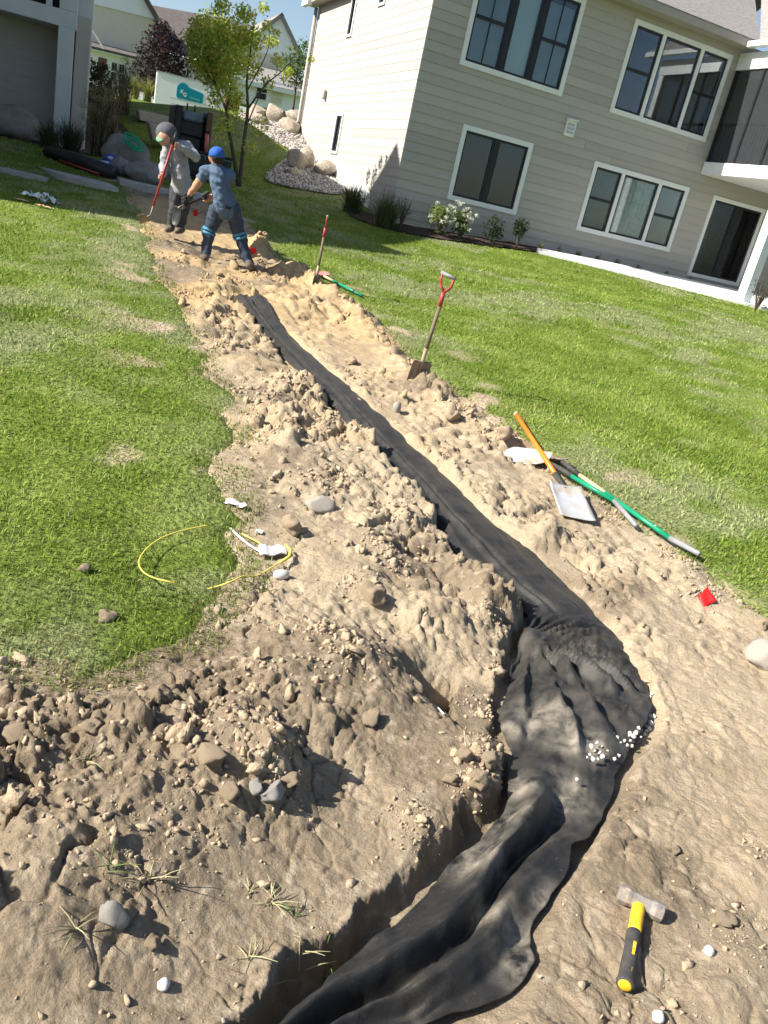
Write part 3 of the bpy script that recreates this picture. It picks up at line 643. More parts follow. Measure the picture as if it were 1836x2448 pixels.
def window(parent, w, s0, s1, z0, z1, lights, trim=.11, mull='white', name='window', room='dark', depth=.55, sill=False, label=None):
    """lights: (fraction from, fraction to, double hung, muntin columns, blind material or None)"""
    mb = MB()
    w.box(mb, s0, s1, z1 - trim, z1, -.03, .045); w.box(mb, s0, s1, z0, z0 + trim, -.03, .047)
    w.box(mb, s0, s0 + trim, z0 + trim, z1 - trim, -.03, .043); w.box(mb, s1 - trim, s1, z0 + trim, z1 - trim, -.03, .043)
    win = fix_normals(mb.build(name, M['trim'], parent, loc=w.p(s0, z0, 0), label=label))
    a0, a1, b0, b1 = s0 + trim, s1 - trim, z0 + trim, z1 - trim; L = a1 - a0
    mb = MB()                                            # the room behind the glass
    w.box(mb, a0 - .05, a1 + .05, b0 - .05, b1 + .05, -depth - .02, -depth)
    for q in ((a0 - .05, a0 - .035, b0, b1), (a1 + .035, a1 + .05, b0, b1), (a0, a1, b0 - .05, b0 - .035), (a0, a1, b1 + .035, b1 + .05)): w.box(mb, *q, -depth, -.035)
    fix_normals(mb.build('room', M[room], win, loc=w.p(a0, b0, -depth)))
    for k, (f0, f1, dh, cols, bl) in enumerate(lights):
        c0, c1 = a0 + L * f0, a0 + L * f1
        if k > 0:
            mb = MB(); hw = .05
            if mull == 'white': w.box(mb, c0 - hw, c0 + hw, b0, b1, -.03, .041); mt = M['trim']
            else: w.box(mb, c0 - hw, c0 + hw, b0, b1, -.03, .02); mt = M['sash']
            fix_normals(mb.build('mullion', mt, win, loc=w.p(c0, b0, 0)))
        g0 = c0 + (.05 if k > 0 else 0); g1 = c1 - (.05 if k < len(lights) - 1 else 0); fr = .05
        mb = MB()
        w.box(mb, g0, g1, b0, b0 + fr, -.03, .012); w.box(mb, g0, g1, b1 - fr, b1, -.03, .012)
        w.box(mb, g0, g0 + fr, b0 + fr, b1 - fr, -.03, .010); w.box(mb, g1 - fr, g1, b0 + fr, b1 - fr, -.03, .010)
        zm = (b0 + b1) / 2
        if dh: w.box(mb, g0 + fr, g1 - fr, zm - .035, zm + .035, -.03, .006)
        for c in range(1, cols):
            x = g0 + fr + (g1 - g0 - 2 * fr) * c / cols; w.box(mb, x - .011, x + .011, b0 + fr, b1 - fr, -.028, -.002)
        fix_normals(mb.build('sash', M['sash'], win, loc=w.p(g0, b0, 0)))
        for (q0, q1) in (((b0 + fr, zm - .035), (zm + .035, b1 - fr)) if dh else ((b0 + fr, b1 - fr),)):
            mb = MB(); w.box(mb, g0 + fr, g1 - fr, q0, q1, -.018, -.012); fix_normals(mb.build('pane', M['glass'], win, loc=w.p(g0, q0, 0)))
        if bl:
            mb = MB(); n = 26; W_ = g1 - g0 - 2 * fr
            V = []; 
            for j in range(n + 1):
                a = g0 + fr + W_ * j / n; dd = -.075 - (.012 * math.sin(j * 1.9) if bl == 'curtain' else 0.0)
                V += [w.p(a, b0 + fr, dd), w.p(a, b1 - fr, dd)]
            mb.add(V, [(2 * j, 2 * j + 2, 2 * j + 3, 2 * j + 1) for j in range(n)])
            mb.build('blind', M[bl], win, loc=w.p(g0, b0, -.075))
    return win

# --- the large greige house on the right
Z_ = lambda z: EYE + (z - EYE) * 20 / 17.
FR_ = Wall(CORN, E1, -E2); SD_ = Wall(CORN, E2, -E1)
house = empty('house', CORN + np.array([0, 0, 1.0]), label='large greige lap-sided house with white-trimmed black windows behind the right lawn', cat='house')
wins = [(.906, 3.69, Z_(4.21), 6.70), (1.34, 3.28, 1.88, 3.535), (5.124, 8.262, Z_(4.21), 6.70), (5.124, 8.262, 1.872, 3.54), (9.15, 11.1, 1.39, 3.53)]
hl = [(a + .05, b - .05, c + .05, d - .05) for a, b, c, d in wins]
boards(house, FR_, 0.0, 13.5, .85, 7.0, .2055, hl, M['siding'])
LWs = [(4.76, 5.37, 2.43, 3.47), (5.33, 5.77, 5.40, 6.40), (3.05, 3.56, 5.92, 6.42)]
boards(house, SD_, -.012, 9.15, .85, 6.6, .2055, [(a + .04, b - .04, c + .04, d - .04) for a, b, c, d in LWs], M['siding'], proud=.013)
mb = MB(); core = Wall(CORN, E1, -E2)
core.box(mb, .9, 13.4, .3, 6.9, -9.1, -.9); core.box(mb, .02, 13.4, 6.45, 6.9, -9.1, -.02)
fix_normals(mb.build('wall_core', M['dark'], house))
BLB = 'shade_blue'; M[BLB] = pmat('blue_grey_shade', (.34, .45, .54), (.28, .38, .46), 2.0, .9)
M['shade_green'] = pmat('green_grey_shade', (.16, .20, .195), (.13, .165, .16), 2.0, .9)
M['sky_blind'] = pmat('pale_blue_blind', (.72, .88, .94), (.66, .83, .90), 2.0, .9)
window(house, FR_, *wins[0], [(0, .36, True, 2, BLB), (.36, .66, False, 1, 'sky_blind'), (.66, 1, True, 2, BLB)], mull='black', label='upper three-light window with pale blue blind in the middle')
window(house, FR_, *wins[1], [(0, .5, False, 1, None), (.5, 1, False, 1, None)], mull='black', label='dark two-light basement window above the white-flowering shrubs')
window(house, FR_, *wins[2], [(0, .29, True, 1, None), (.29, .71, False, 1, None), (.71, 1, True, 1, None)], room='dim', label='upper three-light window beside the screened porch')
window(house, FR_, *wins[3], [(0, .29, True, 1, 'shade_green'), (.29, .71, False, 1, 'curtain'), (.71, 1, True, 1, 'shade_green')], label='lower three-light window with pale teal curtain')
window(house, FR_, *wins[4], [(0, .5, False, 1, None), (.5, 1, False, 1, None)], trim=.10, mull='black', name='patio_door', room='dim', label='dark sliding patio door under the porch')
M['frost'] = pmat('frosted_pane', (.45, .45, .45), (.38, .38, .38), 3, .5)
for q in LWs: window(house, SD_, *q, [(0, 1, False, 1, None)], trim=.06)
# dryer vent between the windows
mb = MB(); FR_.box(mb, 4.01, 4.29, Z_(3.55), Z_(3.85), .02, .07)
vent = fix_normals(mb.build('wall_vent', M['trim'], house, bevel=.006))
for i in range(3):
    mb = MB(); z = Z_(3.55) + .07 + i * .085; FR_.box(mb, 4.05, 4.25, z, z + .05, .066, .085); fix_normals(mb.build('louvre', M['grey_v'], vent))
mb = MB(); FR_.box(mb, 4.0, 4.30, Z_(3.85), Z_(3.85) + .03, .02, .13); fix_normals(mb.build('vent_hood', M['trim'], vent))
# wall lamp on the side
mb = MB(); SD_.box(mb, 6.72, 6.86, 3.85, 4.1, .02, .12); fix_normals(mb.build('wall_lamp', M['gutter'], house, bevel=.02))
# foundation stepped with the bank
mb = MB(); SD_.prism(mb, [(1.5, .6), (9.14, .6), (9.14, 2.85), (7.6, 2.30), (4.72, 2.28), (2.4, 1.92), (1.5, 1.55)], .0, .03)
fix_normals(mb.build('foundation', M['trim'], house))
# corner boards kept in siding colour, downspout, eaves
mb = MB(); mb.tube([SD_.p(9.08, 6.45, .10), SD_.p(9.08, 3.25, .10), SD_.p(9.08, 3.1, .22)], .055, 8); mb.build('downspout', M['gutter'], house, smooth=True)
def zfac(u, v, d): return FR_.px(u, v, d)[1]
ze0 = zfac(1700, 78, .45); ze1 = zfac(1700, 56, .45)
mb = MB(); FR_.box(mb, 2.9, 8.5, ze0, ze1, .33, .46); fix_normals(mb.build('front_gutter', M['gutter'], house, bevel=.015))
mb = MB(); FR_.box(mb, -.3, 8.5, ze0 + .02, ze0 + .06, .0, .34); fix_normals(mb.build('soffit', M['siding'], house))
def roof(parent, P, m, name='roof', th=.14):
    P = [np.array(p, float) for p in P]; n = np.cross(P[1] - P[0], P[2] - P[0]); n /= np.linalg.norm(n)
    if n[2] < 0: n = -n
    V = [p for p in P] + [p - n * th for p in P]; k = len(P)
    mb = MB(); mb.add(V, [tuple(range(k)), tuple(range(2 * k - 1, k - 1, -1))] + [(i, i + k, (i + 1) % k + k, (i + 1) % k) for i in range(k)])
    return fix_normals(mb.build(name, m, parent, loc=tuple(P[0])))
g3 = lambda w, s, z, d: np.array(w.p(s, z, d))
roof(house, [g3(FR_, -.35, ze1 + .02, .47), g3(FR_, 8.55, ze1 + .02, .47), g3(FR_, 11.5, ze1 + 3.6, -4.6), g3(FR_, -.35, ze1 + 3.6, -4.6)], M['roof'])
roof(house, [g3(FR_, 8.55, ze1 + .02, .47), g3(FR_, 8.25, ze1 - .05, 3.5), g3(FR_, 12, ze1 + 2.6, 3.5), g3(FR_, 12.2, ze1 + 3.3, -4.6)], M['roof'])
roof(house, [g3(FR_, -.35, ze1 + 3.6, -4.6), g3(FR_, 13.5, ze1 + 3.6, -4.6), g3(FR_, 13.5, ze1 + .02, -9.6), g3(FR_, -.35, ze1 + .02, -9.6)], M['roof'])
mb = MB(); SD_.prism(mb, [(-.02, 6.55), (9.15, 6.55), (4.6, ze1 + 3.5)], -.06, -.02); fix_normals(mb.build('gable_wall', M['siding'], house))
mb = MB(); SD_.box(mb, -.3, 9.6, 6.52, 6.62, -.02, .34); fix_normals(mb.build('side_soffit', M['gutter'], house))
mb = MB(); SD_.box(mb, 8.9, 9.6, 6.46, 6.66, .30, .44); fix_normals(mb.build('side_gutter', M['trim'], house))
# wing gutter
mb = MB(); FR_.box(mb, 8.18, 8.30, ze0 - .02, ze1 - .06, .45, 3.5); fix_normals(mb.build('wing_gutter', M['trim'], house, bevel=.015))
# screened porch that stands out over the patio
mb = MB(); FR_.box(mb, 8.45, 13.4, 3.93, 4.23, .03, 3.0); fix_normals(mb.build('porch_floor', M['trim'], house, bevel=.01))
mb = MB(); FR_.box(mb, 8.46, 13.4, ze0 - .45, ze0 - .06, .03, 3.0); fix_normals(mb.build('porch_beam', M['trim'], house, bevel=.01))
for (a, d) in ((8.45, 2.74), (13.0, 2.74)):
    mb = MB(); FR_.box(mb, a, a + .26, .9, 3.93, d, d + .26); fix_normals(mb.build('porch_column', M['trim'], house, bevel=.01))
    mb = MB(); FR_.box(mb, a + .02, a + .2, 4.23, ze0 - .45, d + .02, d + .22); fix_normals(mb.build('porch_post', M['trim'], house, bevel=.008))
for d in (.06, 1.0, 1.9):
    mb = MB(); FR_.box(mb, 8.48, 8.56, 4.23, ze0 - .45, d, d + .07); fix_normals(mb.build('screen_post', M['sash'], house))
    mb = MB(); FR_.box(mb, 8.51, 8.515, 4.25, ze0 - .45, d + .07, min(d + .97, 2.76)); fix_normals(mb.build('insect_screen', M['screen'], house))
mb = MB(); FR_.box(mb, 8.55, 8.60, 5.13, 5.19, .06, 2.76); fix_normals(mb.build('rail', M['sash'], house))
for i in range(24):
    mb = MB(); d = .15 + i * .11; FR_.box(mb, 8.565, 8.585, 4.25, 5.13, d, d + .018); fix_normals(mb.build('baluster', M['sash'], house))
mb = MB(); FR_.box(mb, 13.3, 13.42, .8, ze0, .0, 3.0); fix_normals(mb.build('wing_wall', M['siding'], house))

# --- beds, gravel and walks
def pol_world(px): return np.array([gpb(fu(p))[:2] for p in px])
def in_poly(x, y, P):
    ins = np.zeros(np.shape(x), bool); n = len(P)
    for i in range(n):
        ax, ay = P[i]; bx, by = P[(i + 1) % n]; c = (ay > y) != (by > y); ins ^= c & (x < (bx - ax) * (y - ay) / ((by - ay) or 1e-12) + ax)
    return ins
def smooth_poly(P, n=6):
    P = np.array(P, float); 
    for _ in range(2):
        Q = np.roll(P, -1, 0); P = np.stack([P * .75 + Q * .25, P * .25 + Q * .75], 1).reshape(-1, 2)
    return P
def sheet(name, P, m, lift, step=.12, label=None, kind='structure', thick=.0, bump=0.0):
    x0, y0 = P.min(0); x1, y1 = P.max(0); bm = bmesh.new()
    vs = [bm.verts.new((p[0], p[1], 0)) for p in P]; bm.faces.new(vs); bmesh.ops.triangulate(bm, faces=bm.faces)
    for k in range(9):
        es = [e for e in bm.edges if e.calc_length() > step * 2]
        if not es or len(bm.faces) > 9000: break
        bmesh.ops.subdivide_edges(bm, edges=es, cuts=1); bmesh.ops.triangulate(bm, faces=bm.faces)
    co = np.array([v.co[:] for v in bm.verts]); z = zb(co[:, 0], co[:, 1]) + lift
    if bump: z = z + bump * fbm(co[:, 0] * 5, co[:, 1] * 5, 7, 3)
    for v, q in zip(bm.verts, z): v.co.z = q
    if thick:
        r = bmesh.ops.extrude_face_region(bm, geom=list(bm.faces)); 
        for g in r['geom']:
            if isinstance(g, bmesh.types.BMVert): g.co.z -= thick
    bmesh.ops.recalc_face_normals(bm, faces=bm.faces)
    me = bpy.data.meshes.new(name); bm.to_mesh(me); bm.free(); me.materials.append(m)
    if not thick and me.polygons and me.polygons[0].normal.z < 0: me.flip_normals()
    return obj(name, me, label=label, kind=kind)
abp = lambda L: np.array([AB(A0 + a, B0 + b)[:2] for a, b in L])
mulch_P = smooth_poly(abp([(-.9, .9), (-1.0, -.5), (.3, -.95), (2.2, -.85), (3.6, -.8), (4.3, -.7), (6, -.62), (9, -.62), (13.4, -.62), (13.4, .1), (0, .1), (-.1, .9)]))
sheet('mulch_bed', mulch_P, M['mulch'], .03, .10, 'dark mulch bed along the foot of the greige house', bump=.03)
walk_P = abp([(3.75, -.66), (3.7, -.84), (4.6, -1.25), (6.2, -2.0), (7.4, -2.7), (8.3, -3.25), (8.7, -3.4), (13.4, -3.4), (13.4, -.63), (6, -.63)])
walk_z = 1.325
mb = MB(); n = len(walk_P); wz = [1.26, 1.22, 1.16, 1.13, 1.12, 1.11, 1.11, 1.11, 1.33, 1.30]
mb.add([(p[0], p[1], q) for p, q in zip(walk_P, wz)] + [(p[0], p[1], .8) for p in walk_P], [tuple(range(n)), tuple(range(2 * n - 1, n - 1, -1))] + [(i, i + n, (i + 1) % n + n, (i + 1) % n) for i in range(n)])
fix_normals(mb.build('path', M['concrete'], kind='structure', label='pale concrete walk leading to the patio door'))
grav_px = [(500, 246), (560, 250), (650, 275), (668, 330), (722, 342), (752, 398), (742, 424), (690, 418), (600, 402), (566, 388), (592, 362), (628, 340), (640, 332), (590, 305), (545, 275)]
grav_P = []
for p in grav_px: q = gpb(fu(p)); grav_P.append(q[:2])
grav_P = smooth_poly(grav_P)
M['gravel'] = pmat('grey_gravel', (.30, .27, .245), (.42, .385, .35), 34, .9, bump=.03, bscale=40, c3=(.20, .185, .175), scale3=50)
sheet('gravel_bed', grav_P, M['gravel'], .03, .25, 'grey gravel bed stepping down beside the sunlit house wall')

# --- the shaded house on the left
OLP = at_d(203, 330, 23.0); OLP[2] = 0
LF = Wall(OLP, E1, -E2)
lh = empty('house', OLP + np.array([0, 0, 1.2]), label='taupe house in shade with a pale corner post at the left edge', cat='house')
bz0 = LF.px(137, 70)[1]; bz1 = LF.px(175, 41)[1]
boards(lh, LF, -7.0, -.55, .9, bz0 + .1, .19, [], M['siding_l'], proud=.018)
LB = Wall(OLP - E2 * -0.0, E1, -E2)
for w_ in (LF,): pass
mb = MB(); LF.box(mb, -14, -.06, .3, 6.2, -10, -.03); fix_normals(mb.build('wall_core', M['siding_l'], lh))
mb = MB(); LF.box(mb, -9.0, -.36, bz0, bz1, -.02, .95); fix_normals(mb.build('beam', M['post'], lh, bevel=.01))
mb = MB(); LF.box(mb, -.74, -.40, .7, bz0, .62, .95); fix_normals(mb.build('post', M['post'], lh, bevel=.01))
mb = MB(); LF.box(mb, -.36, .0, .7, 6.25, -.02, .20); fix_normals(mb.build('corner_board', M['post'], lh, bevel=.01))
mb = MB(); LF.box(mb, -.36, -.06, .7, bz1, .20, .62); fix_normals(mb.build('return_wall', M['siding_l'], lh))
# upper porch: posts and dark screens
mb = MB(); LF.box(mb, -9.0, -.75, bz1, bz1 + 2.6, .5, .55); fix_normals(mb.build('screen', M['dark'], lh))
for a in (-.74, -1.02, -2.6, -4.4):
    mb = MB(); LF.box(mb, a, a + (.38 if a == -.74 else .13), bz1, bz1 + 2.7, .6, .95); fix_normals(mb.build('porch_post', M['post'], lh, bevel=.01))
# roofs: two gables whose ridges run towards the neighbour; their peaks throw the pointed shadows
def gable(parent, aL, aR, apex_b, apex_z, eave_z, pitch=1.0, m=M['roof_d'], wall=M['siding_l'], z0=.3):
    hw = (apex_z - eave_z) / pitch
    A = lambda a, b, z: np.array(AB(a, b, z))
    for s in (-1, 1):
        roof(parent, [A(aL, apex_b, apex_z), A(aR, apex_b, apex_z), A(aR, apex_b + s * hw, eave_z), A(aL, apex_b + s * hw, eave_z)], m, th=.18)
    mb = MB(); V = []
    prof = [(apex_b - hw + .35, z0), (apex_b + hw - .35, z0), (apex_b + hw - .35, eave_z + .1), (apex_b, apex_z - .25), (apex_b - hw + .35, eave_z + .1)]
    for a in (aL + .3, aR - .3): V += [A(a, b, z) for b, z in prof]
    n = 5; mb.add(V, [tuple(range(n)), tuple(range(2 * n - 1, n - 1, -1))] + [(i, i + n, (i + 1) % n + n, (i + 1) % n) for i in range(n)])
    fix_normals(mb.build('wing', wall, parent))
aLH = float(OLP @ E1)
def apex_for(P, a_edge):
    t = (float(np.dot(P, E1)) - a_edge) / (-float(SUN @ E1)); Q = np.array(P) + SUN * t; return float(Q @ E2), float(Q[2])
tipW = CORN + E2 * .435; tipW[2] = 2.83
tipL = march(990, 612, zb)
bW, zW = apex_for(tipW, aLH - 3.3); bL_, zL_ = apex_for(tipL, aLH - 3.3)
gable(lh, aLH - 16, aLH - 3.3, bW, zW, zW - 3.2)
gable(lh, aLH - 16, aLH - 3.3, bL_, zL_, zL_ - 2.7, pitch=1.0)
bF = float(OLP @ E2)
roof(lh, [AB(aLH + .35, bF - 1.3, 6.3), AB(aLH + .35, bF + 10.4, 6.3), AB(aLH - 6, bF + 10.4, 9.4), AB(aLH - 6, bF - 1.3, 9.4)], M['roof_d'])
roof(lh, [AB(aLH - 6, bF - 1.3, 9.4), AB(aLH - 6, bF + 10.4, 9.4), AB(aLH - 14, bF + 10.4, 5.6), AB(aLH - 14, bF - 1.3, 5.6)], M['roof_d'])
bedL = smooth_poly([AB(*q)[:2] for q in [(aLH - 9, 21.9), (aLH - 3, 21.2), (aLH - .8, 20.6), (aLH + .9, 20.9), (aLH + 1.3, 23.5), (aLH + 1.2, 27), (aLH - .3, 27), (aLH - .3, 23.2), (aLH - 9, 23.2)]])
sheet('mulch_bed', bedL, M['mulch'], .03, .15, 'dark mulch bed below the shaded house', bump=.04)

# --- far houses beyond the trailer
def far_wall(u, v, D): P = at_d(u, v, D); P[2] = 0; return Wall(P, E1, -E2)
def fpoly(parent, w, px, m, d0, d1, name): 
    mb = MB(); w.prism(mb, [w.px(u, v, d1) for u, v in px], d0, d1); return fix_normals(mb.build(name, m, parent))
FA = far_wall(300, 150, 62)
fa = empty('house', FA.O + np.array([0, 0, 3.4]), label='beige house with white gable and dark roof behind the purple-leaved tree', cat='house')
fpoly(fa, FA, [(100, -20), (372, 46), (352, 205), (84, 150)], M['far_beige'], -9, 0, 'wall')
fpoly(fa, FA, [(96, -22), (376, 47), (283, -115)], M['far_white'], -9, .08, 'gable')
def gable_roof(parent, w, pl, pa, pr, m, dback=-9.0, over=.5):
    L = w.px(*pl); A = w.px(*pa); R = w.px(*pr)
    for q in (L, R):
        P = [np.array(w.p(A[0], A[1] + .15, over)), np.array(w.p(A[0], A[1] + .15, dback)), np.array(w.p(q[0], q[1] + .1, dback)), np.array(w.p(q[0], q[1] + .1, over))]
        roof(parent, P, m, th=.25)
gable_roof(fa, FA, (86, -16), (283, -115), (385, 60), M['roof_d'])
RA = Wall(FA.O + E2 * 3.0, E1, -E2)
a_, b_ = RA.px(330, -14); c_, d_ = RA.px(520, 22); e_, f_ = RA.px(330, 108); g_, h_ = RA.px(520, 150)
roof(fa, [RA.p(a_, b_, -4), RA.p(c_, d_, -4), RA.p(g_, h_, 1.0), RA.p(e_, f_, 1.0)], M['roof_d'])
fpoly(fa, RA, [(330, 112), (520, 156), (500, 245), (320, 205)], M['far_beige'], -5, .4, 'wall')
PA = Wall(FA.O - E2 * 2.2, E1, -E2)
fpoly(fa, PA, [(190, 107), (318, 138), (300, 232), (178, 205)], M['far_white'], -2.1, 0, 'porch_wall')
fpoly(fa, PA, [(190, 104), (322, 136), (321, 144), (190, 112)], M['trim'], -.1, .35, 'porch_fascia')
p1 = PA.px(190, 104); p2 = PA.px(326, 137); p3 = PA.px(332, 121); p4 = PA.px(205, 88)
roof(fa, [PA.p(*p1, .4), PA.p(*p2, .4), PA.p(p3[0], p3[1], -1.9), PA.p(p4[0], p4[1], -1.9)], M['roof_d'])
fpoly(fa, PA, [(214, 62), (219, 64), (252, 118), (247, 117)], M['trim'], .3, .5, 'rake_board')
for (x0, y0) in ((268, 148), (286, 152.5)):
    f = fpoly(fa, PA, [(x0 - 2, y0 - 3), (x0 + 15.5, y0 + 1), (x0 + 12, y0 + 48), (x0 - 5.5, y0 + 44)], M['trim'], 0, .06, 'window')
    for k in range(2):
        for j in range(2):
            xx = x0 + j * 6.4 - k * 1.7; yy = y0 + 1 + j * 1.5 + k * 22
            mb = MB(); PA.prism(mb, [PA.px(u, v, .08) for u, v in [(xx, yy), (xx + 5.4, yy + 1.2), (xx + 3.8, yy + 20), (xx - 1.6, yy + 18.8)]], .05, .08); fix_normals(mb.build('pane', M['sash'], f))
fpoly(fa, PA, [(236, 136), (256, 141), (248, 196), (229, 191)], M['brown_door'], 0, .05, 'door')
FBw = far_wall(650, 120, 66)
fb = empty('house', FBw.O + np.array([0, 0, 3.4]), label='pale house with a tall pointed gable behind the green maple', cat='house')
fpoly(fb, FBw, [(568, 112), (724, 146), (700, 250), (548, 215)], M['far_beige'], -8, 0, 'wall')
fpoly(fb, FBw, [(570, 113), (672, 36), (724, 146)], M['far_white'], -8, .06, 'gable')
gable_roof(fb, FBw, (560, 118), (672, 36), (732, 160), M['roof'], over=.25)
RB = Wall(FBw.O + E2 * 2.0, E1, -E2)
a_, b_ = RB.px(520, 22); c_, d_ = RB.px(690, 62); e_, f_ = RB.px(500, 120); g_, h_ = RB.px(640, 150)
roof(fb, [RB.p(a_, b_, -4), RB.p(c_, d_, -4), RB.p(g_, h_, 1.0), RB.p(e_, f_, 1.0)], M['roof_d'])
fpoly(fb, RB, [(490, 118), (640, 152), (625, 255), (470, 215)], M['far_beige'], -5, .4, 'wall')
PB = Wall(FBw.O - E2 * 3.0, E1, -E2)
fpoly(fb, PB, [(560, 172), (735, 214), (722, 275), (548, 240)], M['far_white'], -2.9, 0, 'porch_wall')
p1 = PB.px(555, 186); p2 = PB.px(742, 226); p3 = PB.px(728, 190); p4 = PB.px(575, 140)
roof(fb, [PB.p(*p1, .5), PB.p(*p2, .5), PB.p(p3[0], p3[1] + .4, -2.6), PB.p(p4[0], p4[1], -2.6)], M['roof'])
fpoly(fb, PB, [(552, 184), (742, 226), (740, 236), (552, 194)], M['trim'], .3, .5, 'porch_fascia')
for x0, y0, ww, hh, m_ in ((616, 204, 23, 34, 'sash'), (652, 214, 24, 34, 'far_beige')):
    f = fpoly(fb, PB, [(x0 - 2, y0 - 3), (x0 + ww + 2, y0 + 3), (x0 + ww - 3, y0 + hh + 6), (x0 - 7, y0 + hh)], M['trim'], 0, .06, 'window')
    for k in range(2):
        yy = y0 + k * hh * .48; xx = x0 - k * 2.4
        mb = MB(); PB.prism(mb, [PB.px(u, v, .08) for u, v in [(xx, yy), (xx + ww, yy + 5), (xx + ww - 2, yy + 5 + hh * .42), (xx - 2, yy + hh * .42)]], .05, .09); fix_normals(mb.build('pane', M[m_], f))
# ------------------------------------------------------------------ the black fabric in the trench
NW = 76
ww = np.linspace(0, 1, NW)[None, :]; tt = np.linspace(0, 1, FN)[:, None]; rw = tt * (len(fab_rows) - 1)
P = FLs[:, None, :] * (1 - ww[..., None]) + FRs[:, None, :] * ww[..., None]
x_, y_, z_ = P[..., 0].copy(), P[..., 1].copy(), P[..., 2].copy()
G = lambda a, s: np.exp(-(a / s) ** 2)
wid = np.linalg.norm((FRs - FLs)[:, :2], axis=1)[:, None]
lat = ww * wid; alo = np.concatenate([[0], np.cumsum(np.linalg.norm(np.diff(FC[:, :2], axis=0), axis=1))])[:, None] + 0 * ww
wv = .5 * fbm(alo * 1.3, lat * 2 + 5, 201, 3)
far = 1 - sstep(8.3, 9.6, rw); mid = sstep(8.6, 9.8, rw) * (1 - sstep(12.6, 13.8, rw)); near = sstep(12.6, 14.5, rw)
# smooth crown of the long strip with one lengthwise crease and a rolled left edge
z_ += far * (.030 * np.sin(np.pi * np.clip(ww, 0, 1)) + .020 * G(ww - .30 - .12 * wv, .05) - .016 * G(ww - .40 - .12 * wv, .04) + .012 * G(ww - .10 - .06 * wv, .05) - .02 * G(ww, .05) + .012 * wv)
z_ += far * .006 * fbm(alo * 2.2, lat * 9, 203, 3)
# far end: gathered pleats
fe = 1 - sstep(.2, 1.6, rw); z_ += fe * (.012 * np.sin(ww * 9 + 2 * wv) + .04 * G(ww - .75, .25))
# folds that run out from the knot
kr = int(9.75 / (len(fab_rows) - 1) * FN); K = P[kr, 3]
ang = np.arctan2(x_ - K[0], -(y_ - K[1])); dist = np.hypot(x_ - K[0], y_ - K[1])
fold = np.sin(ang * 13 + 2.5 * fbm(x_ * 4, y_ * 4, 207, 3) + dist * 3); fold2 = np.sin(ang * 29 + 3 * fbm(x_ * 6, y_ * 6, 208, 3))
amp = sstep(.03, .25, dist) * np.exp(-(dist / .75) ** 2)
z_ += (mid + .35 * near * np.exp(-dist * 1.5)) * amp * (.045 * (1 - np.abs(fold) * 1.6) + .018 * fold2) * (1 - .8 * sstep(.86, 1.0, ww))
z_ += .075 * np.exp(-(dist / .065) ** 2) + .05 * np.exp(-((np.hypot(x_ - K[0] - .03, y_ - K[1] + .11)) / .05) ** 2)
z_ += mid * (.05 * np.sin(np.pi * ww) + .02 * fbm(x_ * 5, y_ * 5, 211, 3))
# long heavy folds of the near end
c1 = .30 + .10 * np.sin(rw * .9) + .08 * wv; c2 = .74 - .05 * (rw - 15) + .05 * wv
z_ += near * (.085 * G(ww - c1, .17) + .055 * G(ww - c2, .13) * sstep(14, 16, rw) - .045 * G(ww - (c1 + c2) / 2, .10) + .03 * fbm(x_ * 3, y_ * 3, 213, 3) + .012 * np.abs(fbm(x_ * 8, y_ * 8, 214, 3)))
hole = mid * (G(rw - 12.2, .35) * G(ww - .18, .05)); z_ -= .035 * hole
z_ += (near + mid * .6 + far * .35) * .010 * np.clip(.22 - np.abs(fbm(alo * 2.2 + lat * 1.5, lat * 11 + alo, 223, 3)), -.1, .22) * 4 - .004
z_ += .0035 * fbm(x_ * 22, y_ * 22, 215, 3) + near * .008 * (.3 - np.abs(fbm(x_ * 5 + 2, y_ * 5, 216, 3))) * 2 + (near + mid) * .004 * (.25 - np.abs(fbm(x_ * 11, y_ * 11, 220, 3))) * 2
x_ += .012 * fbm(x_ * 7, y_ * 7, 217, 3); y_ += .012 * fbm(x_ * 7, y_ * 7, 218, 3)
# frayed, uneven edges
ej = .035 * fbm(alo[:, :1] * 5, alo[:, :1] * 0 + 3, 219, 4); nrm = (FRs - FLs); nrm = nrm / np.linalg.norm(nrm, axis=1)[:, None]
edgew = np.where(ww < .5, -G(ww, .12), G(1 - ww, .12)); x_ += ej * edgew * nrm[:, :1]; y_ += ej * edgew * nrm[:, 1:2]
V = np.stack([x_, y_, z_], -1).reshape(-1, 3)
me = fast_mesh('ground_fabric', V, grid_faces(NW, FN)[:, ::-1], M['fabric'], True)
dust = np.clip(mid * .16 + near * (.06 + .35 * sstep(.15, .45, fbm(x_ * 2.6, y_ * 2.6, 221, 4))) + far * .10, 0, 1)
for (u, v), r in [((1130, 1690), .07), ((1105, 1760), .06), ((1040, 1830), .09), ((1190, 1930), .06), ((1140, 2060), .07), ((1230, 1700), .10), ((1180, 1540), .12), ((1250, 1600), .12), ((1120, 1560), .06), ((1060, 1960), .05), ((1120, 1990), .07)]:
    p = gpb(fu((u, v))); dust = np.maximum(dust, 1.1 * np.exp(-((x_ - p[0]) ** 2 + (y_ - p[1]) ** 2) / (r * r)))
set_tint(me, np.stack([dust.ravel(), dust.ravel() * 0, dust.ravel() * 0], 1))
fo = obj('ground_fabric', me, label='long black fabric strip lying in the trench, crumpled at its near end', cat='fabric')
sm = fo.modifiers.new('thickness', 'SOLIDIFY'); sm.thickness = .004
fab_pts = V
def fab_z(x, y):
    k = np.argmin((fab_pts[:, 0] - x) ** 2 + (fab_pts[:, 1] - y) ** 2); return float(fab_pts[k, 2])

